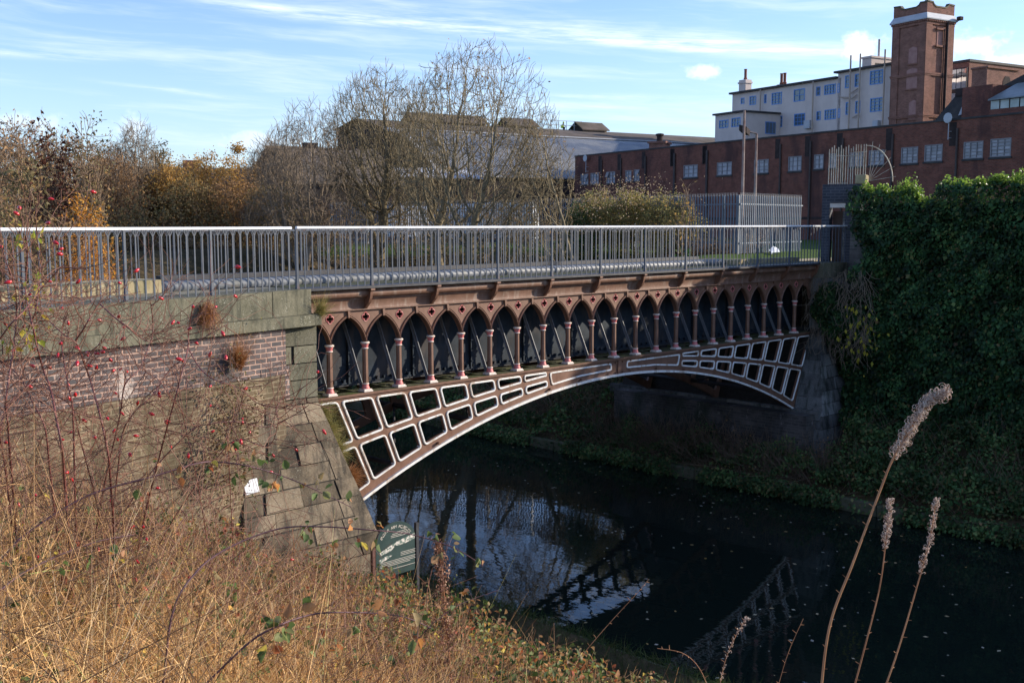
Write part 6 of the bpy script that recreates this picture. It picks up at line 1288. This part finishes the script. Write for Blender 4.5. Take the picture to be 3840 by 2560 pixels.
def rose(label, stems, nh, seed, dens=5, leafy=()):
    rg = random.Random(seed); base = None; ALL = []; tw = []; ends = []
    for dep, rad, pts in stems:
        P = [at(*cr(x, y), dep + .12 * math.sin(i * 1.3 + seed)) for i, (x, y) in enumerate(pts)]
        if pts[0][1] > 1100: P = root(P)
        if base is None: base = P[0].copy()
        sp_ = smooth_path(P, 5); n = len(sp_); S_ = []; ALL.append(S_)
        for i in range(n - 1):
            r0 = rad * (1 - .6 * i / n); S_.append((sp_[i] - base, sp_[i + 1] - base, r0, rad * (1 - .6 * (i + 1) / n)))
            if rg.random() < .5: th = perp((sp_[i + 1] - sp_[i]).normalized(), rg); S_.append((sp_[i] - base, sp_[i] - base + th * .011, .0016, .0003))
        for i in range(6, n - 1):
            if rg.random() < dens * .2:
                d = (sp_[i + 1] - sp_[i]).normalized(); nd = (d * .5 + perp(d, rg)).normalized(); q = sp_[i] - base; L = rg.uniform(.14, .55); r = .0021; m_ = rg.randint(4, 7)
                for k in range(m_):
                    q2 = q + nd * (L / m_); tw.append((q, q2, r, r * .85)); r *= .85; q = q2; nd = (nd + Vector((rg.gauss(0, .22), rg.gauss(0, .22), rg.gauss(.05, .22)))).normalized()
                    if rg.random() < .35:
                        e = (nd + perp(nd, rg) * .9).normalized(); q3 = q + e * rg.uniform(.03, .1); q4 = q3 + (e + Vector((0, 0, rg.gauss(0, .4)))).normalized() * rg.uniform(.02, .07); tw += [(q, q3, .0011, .0009), (q3, q4, .0009, .0007)]; ends.append((q4, e))
                ends.append((q, nd))
        ends.append((sp_[-1] - base, (sp_[-1] - sp_[-2]).normalized()))
    o = empty('dog_rose', base, label=label, cat='rose bush'); [sticks('stem', q_, RSTEM, o, 6) for q_ in ALL]; sticks('side_twigs', tw, RTWIG, o, 4); rg.shuffle(ends)
    for q, d in ends[:nh]:
        h = bpy.data.objects.new('rose_hip', hipme); COL.objects.link(h); h.parent = o; dd = (d + Vector((0, 0, -.5))).normalized(); h.location = q + dd * .009; h.rotation_euler = dd.to_track_quat('Z', 'Y').to_euler(); s = rg.uniform(.85, 1.25); h.scale = (s, s, s * rg.uniform(1., 1.25))
    if leafy:
        P = []
        for x, y, dep, k, sp in leafy: c = np.array(at(*cr(x, y), dep) - base); P.append(NR.normal(0, sp, (k, 3)) + c)
        leaves('yellow_leaves', np.concatenate(P), .034, L_YG, o, np.tile([0, 0, -.6], (sum(len(p) for p in P), 1)), None, .6, .1)
    return o
rose('tall dog rose with crimson stems and scattered red hips at the left edge', [(4.5, .0062, [(505, 1560), (485, 1310), (440, 1080), (400, 870), (340, 700), (300, 560), (260, 380), (225, 230), (200, 100), (205, -60), (215, -240), (200, -340)]),
    (4.7, .005, [(390, 1480), (350, 1150), (250, 950), (170, 780), (85, 690), (20, 640)]), (4.4, .005, [(60, 1130), (45, 960), (80, 700), (110, 500), (130, 250), (118, 60), (60, -110), (10, -260)]),
    (4.6, .0045, [(30, 1400), (0, 1180), (60, 1000), (160, 870), (300, 760)]), (4.9, .004, [(0, 240), (120, 190), (230, 150), (420, 130), (600, 140), (660, 155)]), (4.3, .0035, [(0, 460), (80, 350), (180, 250), (240, 180), (330, 60), (440, -60), (500, -120)]), (4.5, .003, [(220, 390), (280, 240), (300, 100), (310, -60), (340, -180)])], 42, 3, 7,
    [(220, 150, 4.5, 16, .03), (220, 390, 4.5, 12, .022), (215, 460, 4.5, 12, .022), (90, 515, 4.5, 8, .018), (205, -345, 4.5, 16, .03), (290, 35, 4.5, 10, .03)])
rose('dog rose forking in the middle left with many red hips', [(4.9, .0062, [(865, 1560), (850, 1380), (790, 1080), (740, 900), (700, 760), (655, 640), (600, 500), (480, 410), (340, 270), (300, 210)]),
    (4.8, .0055, [(585, 1560), (570, 1020), (530, 800), (490, 560), (485, 400), (530, 260)]), (4.7, .0042, [(595, 470), (650, 390), (720, 270), (775, 190)]), (4.7, .0035, [(775, 180), (920, 310), (1010, 370), (1100, 450), (1200, 490)]),
    (5.0, .0045, [(640, 1290), (560, 1000), (430, 900), (330, 820), (160, 760), (0, 690)]), (4.8, .003, [(655, 600), (760, 520), (830, 460)]), (4.9, .0035, [(790, 1080), (700, 1070), (600, 1040), (430, 1020)])], 46, 9, 7)
rose('dog rose with long arching stems in front of the rendered wall', [(5.2, .006, [(1215, 1520), (1290, 1230), (1370, 940), (1440, 680), (1475, 520), (1480, 400), (1510, 210)]),
    (5.3, .005, [(930, 1440), (960, 1200), (1050, 1040), (1200, 900), (1260, 800), (1350, 680), (1440, 620)]), (5.1, .005, [(870, 1370), (940, 1060), (980, 820), (1090, 700), (1160, 540), (1200, 380), (1180, 170)]),
    (5.2, .003, [(1475, 500), (1560, 470), (1690, 400), (1790, 340)]), (5.2, .0035, [(1480, 540), (1560, 680), (1680, 780), (1880, 850), (2050, 980), (2300, 1010)]), (5.2, .004, [(1240, 1440), (1500, 1180), (1640, 1130), (1850, 1110), (2100, 1150), (2300, 1060), (2420, 980)]),
    (5.2, .0035, [(1850, 1250), (2100, 1300), (2180, 1120), (2170, 1010), (2230, 900)]), (5.3, .003, [(1790, 1340), (1780, 1150), (1850, 1090), (1900, 950)]), (5.1, .003, [(1460, 1180), (1420, 1020), (1330, 900), (1220, 760), (1100, 720)])], 60, 27, 9)
n = 3800; x = NR.uniform(-10.4, -5.4, n); y = NR.uniform(-11.8, -6.2, n); ok = np.abs(np.arctan2(x - CAM[0], y - CAM[1]) - YAW + .3) < .26; x, y = x[ok], y[ok]; n = len(x)
a = np.stack([x, y, ground(x, y) + .35 + 1.0 * NR.beta(1.3, 1.8, n)], 1); d = rdir(n, .25) * NR.uniform(.1, .5, n)[:, None]; mid_ = a + d * .5 + NR.normal(0, .02, (n, 3))
tag(sticks('rose_thicket', [(a[i], mid_[i], .0017, .0014) for i in range(n)] + [(mid_[i], a[i] + d[i], .0014, .0008) for i in range(n)], RTWIG, None, 3), 'fine red brown twigs tangled around the dog rose stems', 'undergrowth', kind='stuff')
# ---- arching bramble canes
CANE = surf('dark_bramble_cane', (.075, .035, .045), (.15, .075, .08), 20, .6, 0, .4)
def cane(label, dep, pts, rad, nl, seed, conv=lambda x, y: (x * .6122 / K, (1600 + y * .6122) / K)):
    rg = random.Random(seed); P = [at(*conv(x, y), dep + dd) for x, y, dd in pts]
    g = P[0].copy(); gz = hpt(g.x, g.y)
    if g.z > gz + .1: P = root(P)
    b = P[0].copy(); sp_ = smooth_path(P, 7); n = len(sp_); S_ = []; LP = []; LD = []
    for i in range(n - 1):
        S_.append((sp_[i] - b, sp_[i + 1] - b, rad * (1 - .65 * i / n), rad * (1 - .65 * (i + 1) / n)))
        for _ in range(2): d = (sp_[i + 1] - sp_[i]).normalized(); th = perp(d, rg); q = sp_[i].lerp(sp_[i + 1], rg.random()) - b; S_.append((q, q + th * .008, .0013, .0003))
    for _ in range(nl):
        i = rg.randint(int(n * .3), n - 2); q = sp_[i] - b; d = perp((sp_[i + 1] - sp_[i]).normalized(), rg); e = q + d * .05; S_.append((q, e, .0012, .0008))
        for k in range(3): LP.append(e + Vector((rg.gauss(0, .012), rg.gauss(0, .012), rg.gauss(0, .012)))); LD.append((d + perp(d, rg) * .8 + Vector((0, 0, -.6))).normalized())
    o = empty('bramble_cane', b, label=label, cat='bramble'); sticks('cane', S_, CANE, o, 5); fleaves('foliage', np.array(LP), .04, L_BR, o, np.array(LD), None, .8); return o
cane('dark arching bramble cane lowest at the left edge', 3.4, [(-160, 1130, 0), (0, 1000, 0), (150, 890, .1), (350, 790, .2), (600, 700, .3), (820, 660, .4)], .0045, 9, 1)
cane('long dark bramble cane arching in front of the stone pier', 4.4, [(180, 640, 0), (540, 420, .1), (950, 300, .2), (1200, 225, .3), (1330, 215, .4), (1500, 235, .4), (1700, 290, .5), (1900, 370, .5), (2150, 490, .6)], .0055, 20, 2)
cane('purple bramble cane arching across the information sign', 3.8, [(1000, 1568, 0), (1060, 1130, 0), (1200, 890, .1), (1400, 740, .2), (1700, 625, .3), (1960, 610, .3), (2287, 632, .3), (2530, 660, .4), (2780, 740, .4), (2960, 850, .4)], .0048, 14, 3)
cane('bramble cane arching low over the dry grass in the centre foreground', 3.3, [(1480, 1360, 0), (1700, 1220, 0), (1900, 1150, .1), (2060, 1135, .1), (2287, 1140, .2), (2480, 1165, .2), (2640, 1230, .3)], .0042, 12, 4)
cane('short pale bramble shoot reaching over the canal edge', 5.5, [(2560, 1300, 0), (2680, 1180, 0), (2830, 1080, .1), (3050, 1000, .2)], .004, 10, 5)
# ---- dock seed spike and rosebay stems
SEED = leafmat('brown_seed', [(0, (.16, .07, .04)), (.6, (.3, .15, .09)), (1, (.45, .28, .18))], .2)
def spike(label, dep, pts, rad, mat, nseed, size, frm, wid, name='seed_spike', stem=None, curls=0, fluff=None):
    P = [at(x, y, dep) for x, y in pts]; P = root(P) if hpt(P[0].x, P[0].y) < P[0].z else P; b = P[0].copy(); sp_ = smooth_path(P, 8); n = len(sp_); o = empty(name, b, label=label, cat='plant')
    S_ = [(sp_[i] - b, sp_[i + 1] - b, rad * (1 - .6 * i / n), rad * (1 - .6 * (i + 1) / n)) for i in range(n - 1)]
    for i in range(2, n - 1, 2):
        d = perp((sp_[i + 1] - sp_[i]).normalized(), R); S_.append((sp_[i] - b, sp_[i] - b + d * .012 + Vector((0, 0, .004)), .0009, .0004))
    sticks('stem', S_, stem, o, 6); i0 = int(n * frm); Q = []
    for _ in range(nseed):
        t = R.uniform(i0, n - 1.001); i = int(t); q = sp_[i].lerp(sp_[i + 1], t - i) - b; w = wid * (.4 + .6 * math.sin(PI * min(1, max(.05, (t - i0) / (n - i0) * .95 + .05)))); Q.append(q + Vector((R.gauss(0, w), R.gauss(0, w), R.gauss(0, w))))
    if nseed: leaves('seeds', np.array(Q), size, mat, o, None, None, .6, .2)
    C = []
    for _ in range(curls):
        t = R.uniform(i0, n - 1.001); i = int(t); d = (sp_[i + 1] - sp_[i]).normalized(); q = sp_[i].lerp(sp_[i + 1], t - i) - b; w = perp(d, R); rr_ = wid * R.uniform(.4, 1.); u = (w + d * .9).normalized(); q2 = q + u * rr_; C.append((q, q2, .0007, .0006)); c = q2; turn = R.uniform(.5, .9) * R.choice((-1, 1)); ax = perp(u, R)
        for k in range(6): u = (u * math.cos(turn) + ax.cross(u) * math.sin(turn)).normalized(); c2 = c + u * wid * R.uniform(.14, .24); C.append((c, c2, .0009, .0007)); c = c2
    if C: sticks('curled_pods', C, fluff, o, 3)
    return o
DSTEM = surf('straw_brown_stem', (.3, .13, .06), (.46, .23, .11), 12, .7, 0, .3); CURL = leafmat('pale_curled_pod', [(0, (.36, .2, .13)), (.45, (.66, .5, .4)), (1, (.88, .8, .7))], .3)
spike('brown dock seed spike standing in front of the water right of the sign', 5.6, [(1025, 1420), (1018, 1340), (1012, 1290), (1004, 1243)], .004, SEED, 900, .016, .35, .022, 'dock_plant', DSTEM)
spike('tallest willowherb stem with a thick pale curled seed plume', 2.6, [(1880, 1640), (1905, 1440), (1960, 1290), (2020, 1130), (2050, 1055), (2090, 985), (2130, 925), (2170, 900)], .0046, None, 0, .01, .72, .019, 'willowherb', DSTEM, 400, CURL)
spike('middle willowherb stem with a thin curled seed plume', 2.6, [(1945, 1640), (1985, 1490), (2020, 1350), (2035, 1240), (2045, 1150)], .0034, None, 0, .01, .84, .013, 'willowherb', DSTEM, 120, CURL)
spike('right willowherb stem with a narrow curled seed plume', 2.6, [(2010, 1640), (2060, 1500), (2105, 1350), (2135, 1240), (2150, 1150)], .0034, None, 0, .01, .78, .0115, 'willowherb', DSTEM, 150, CURL)
spike('short willowherb with a small seed tuft in the lower middle', 3.0, [(1640, 1640), (1665, 1520), (1690, 1460), (1715, 1420)], .002, None, 0, .01, .6, .009, 'willowherb', DSTEM, 60, CURL)
spike('bare leaning stalk right of the short willowherb', 2.9, [(1780, 1600), (1810, 1500), (1845, 1420)], .0016, None, 0, .01, .6, .009, 'dead_stalk', DSTEM)
spike('pale bent stalk arching left at the bottom', 2.9, [(1640, 1620), (1610, 1540), (1570, 1500), (1510, 1488)], .0018, None, 0, .01, .6, .009, 'dead_stalk', DSTEM)
spike('thin stalk leaning over the water above the pale bent one', 3.4, [(1340, 1500), (1400, 1430), (1460, 1365), (1490, 1330)], .0016, None, 0, .01, .6, .009, 'dead_stalk', DSTEM)
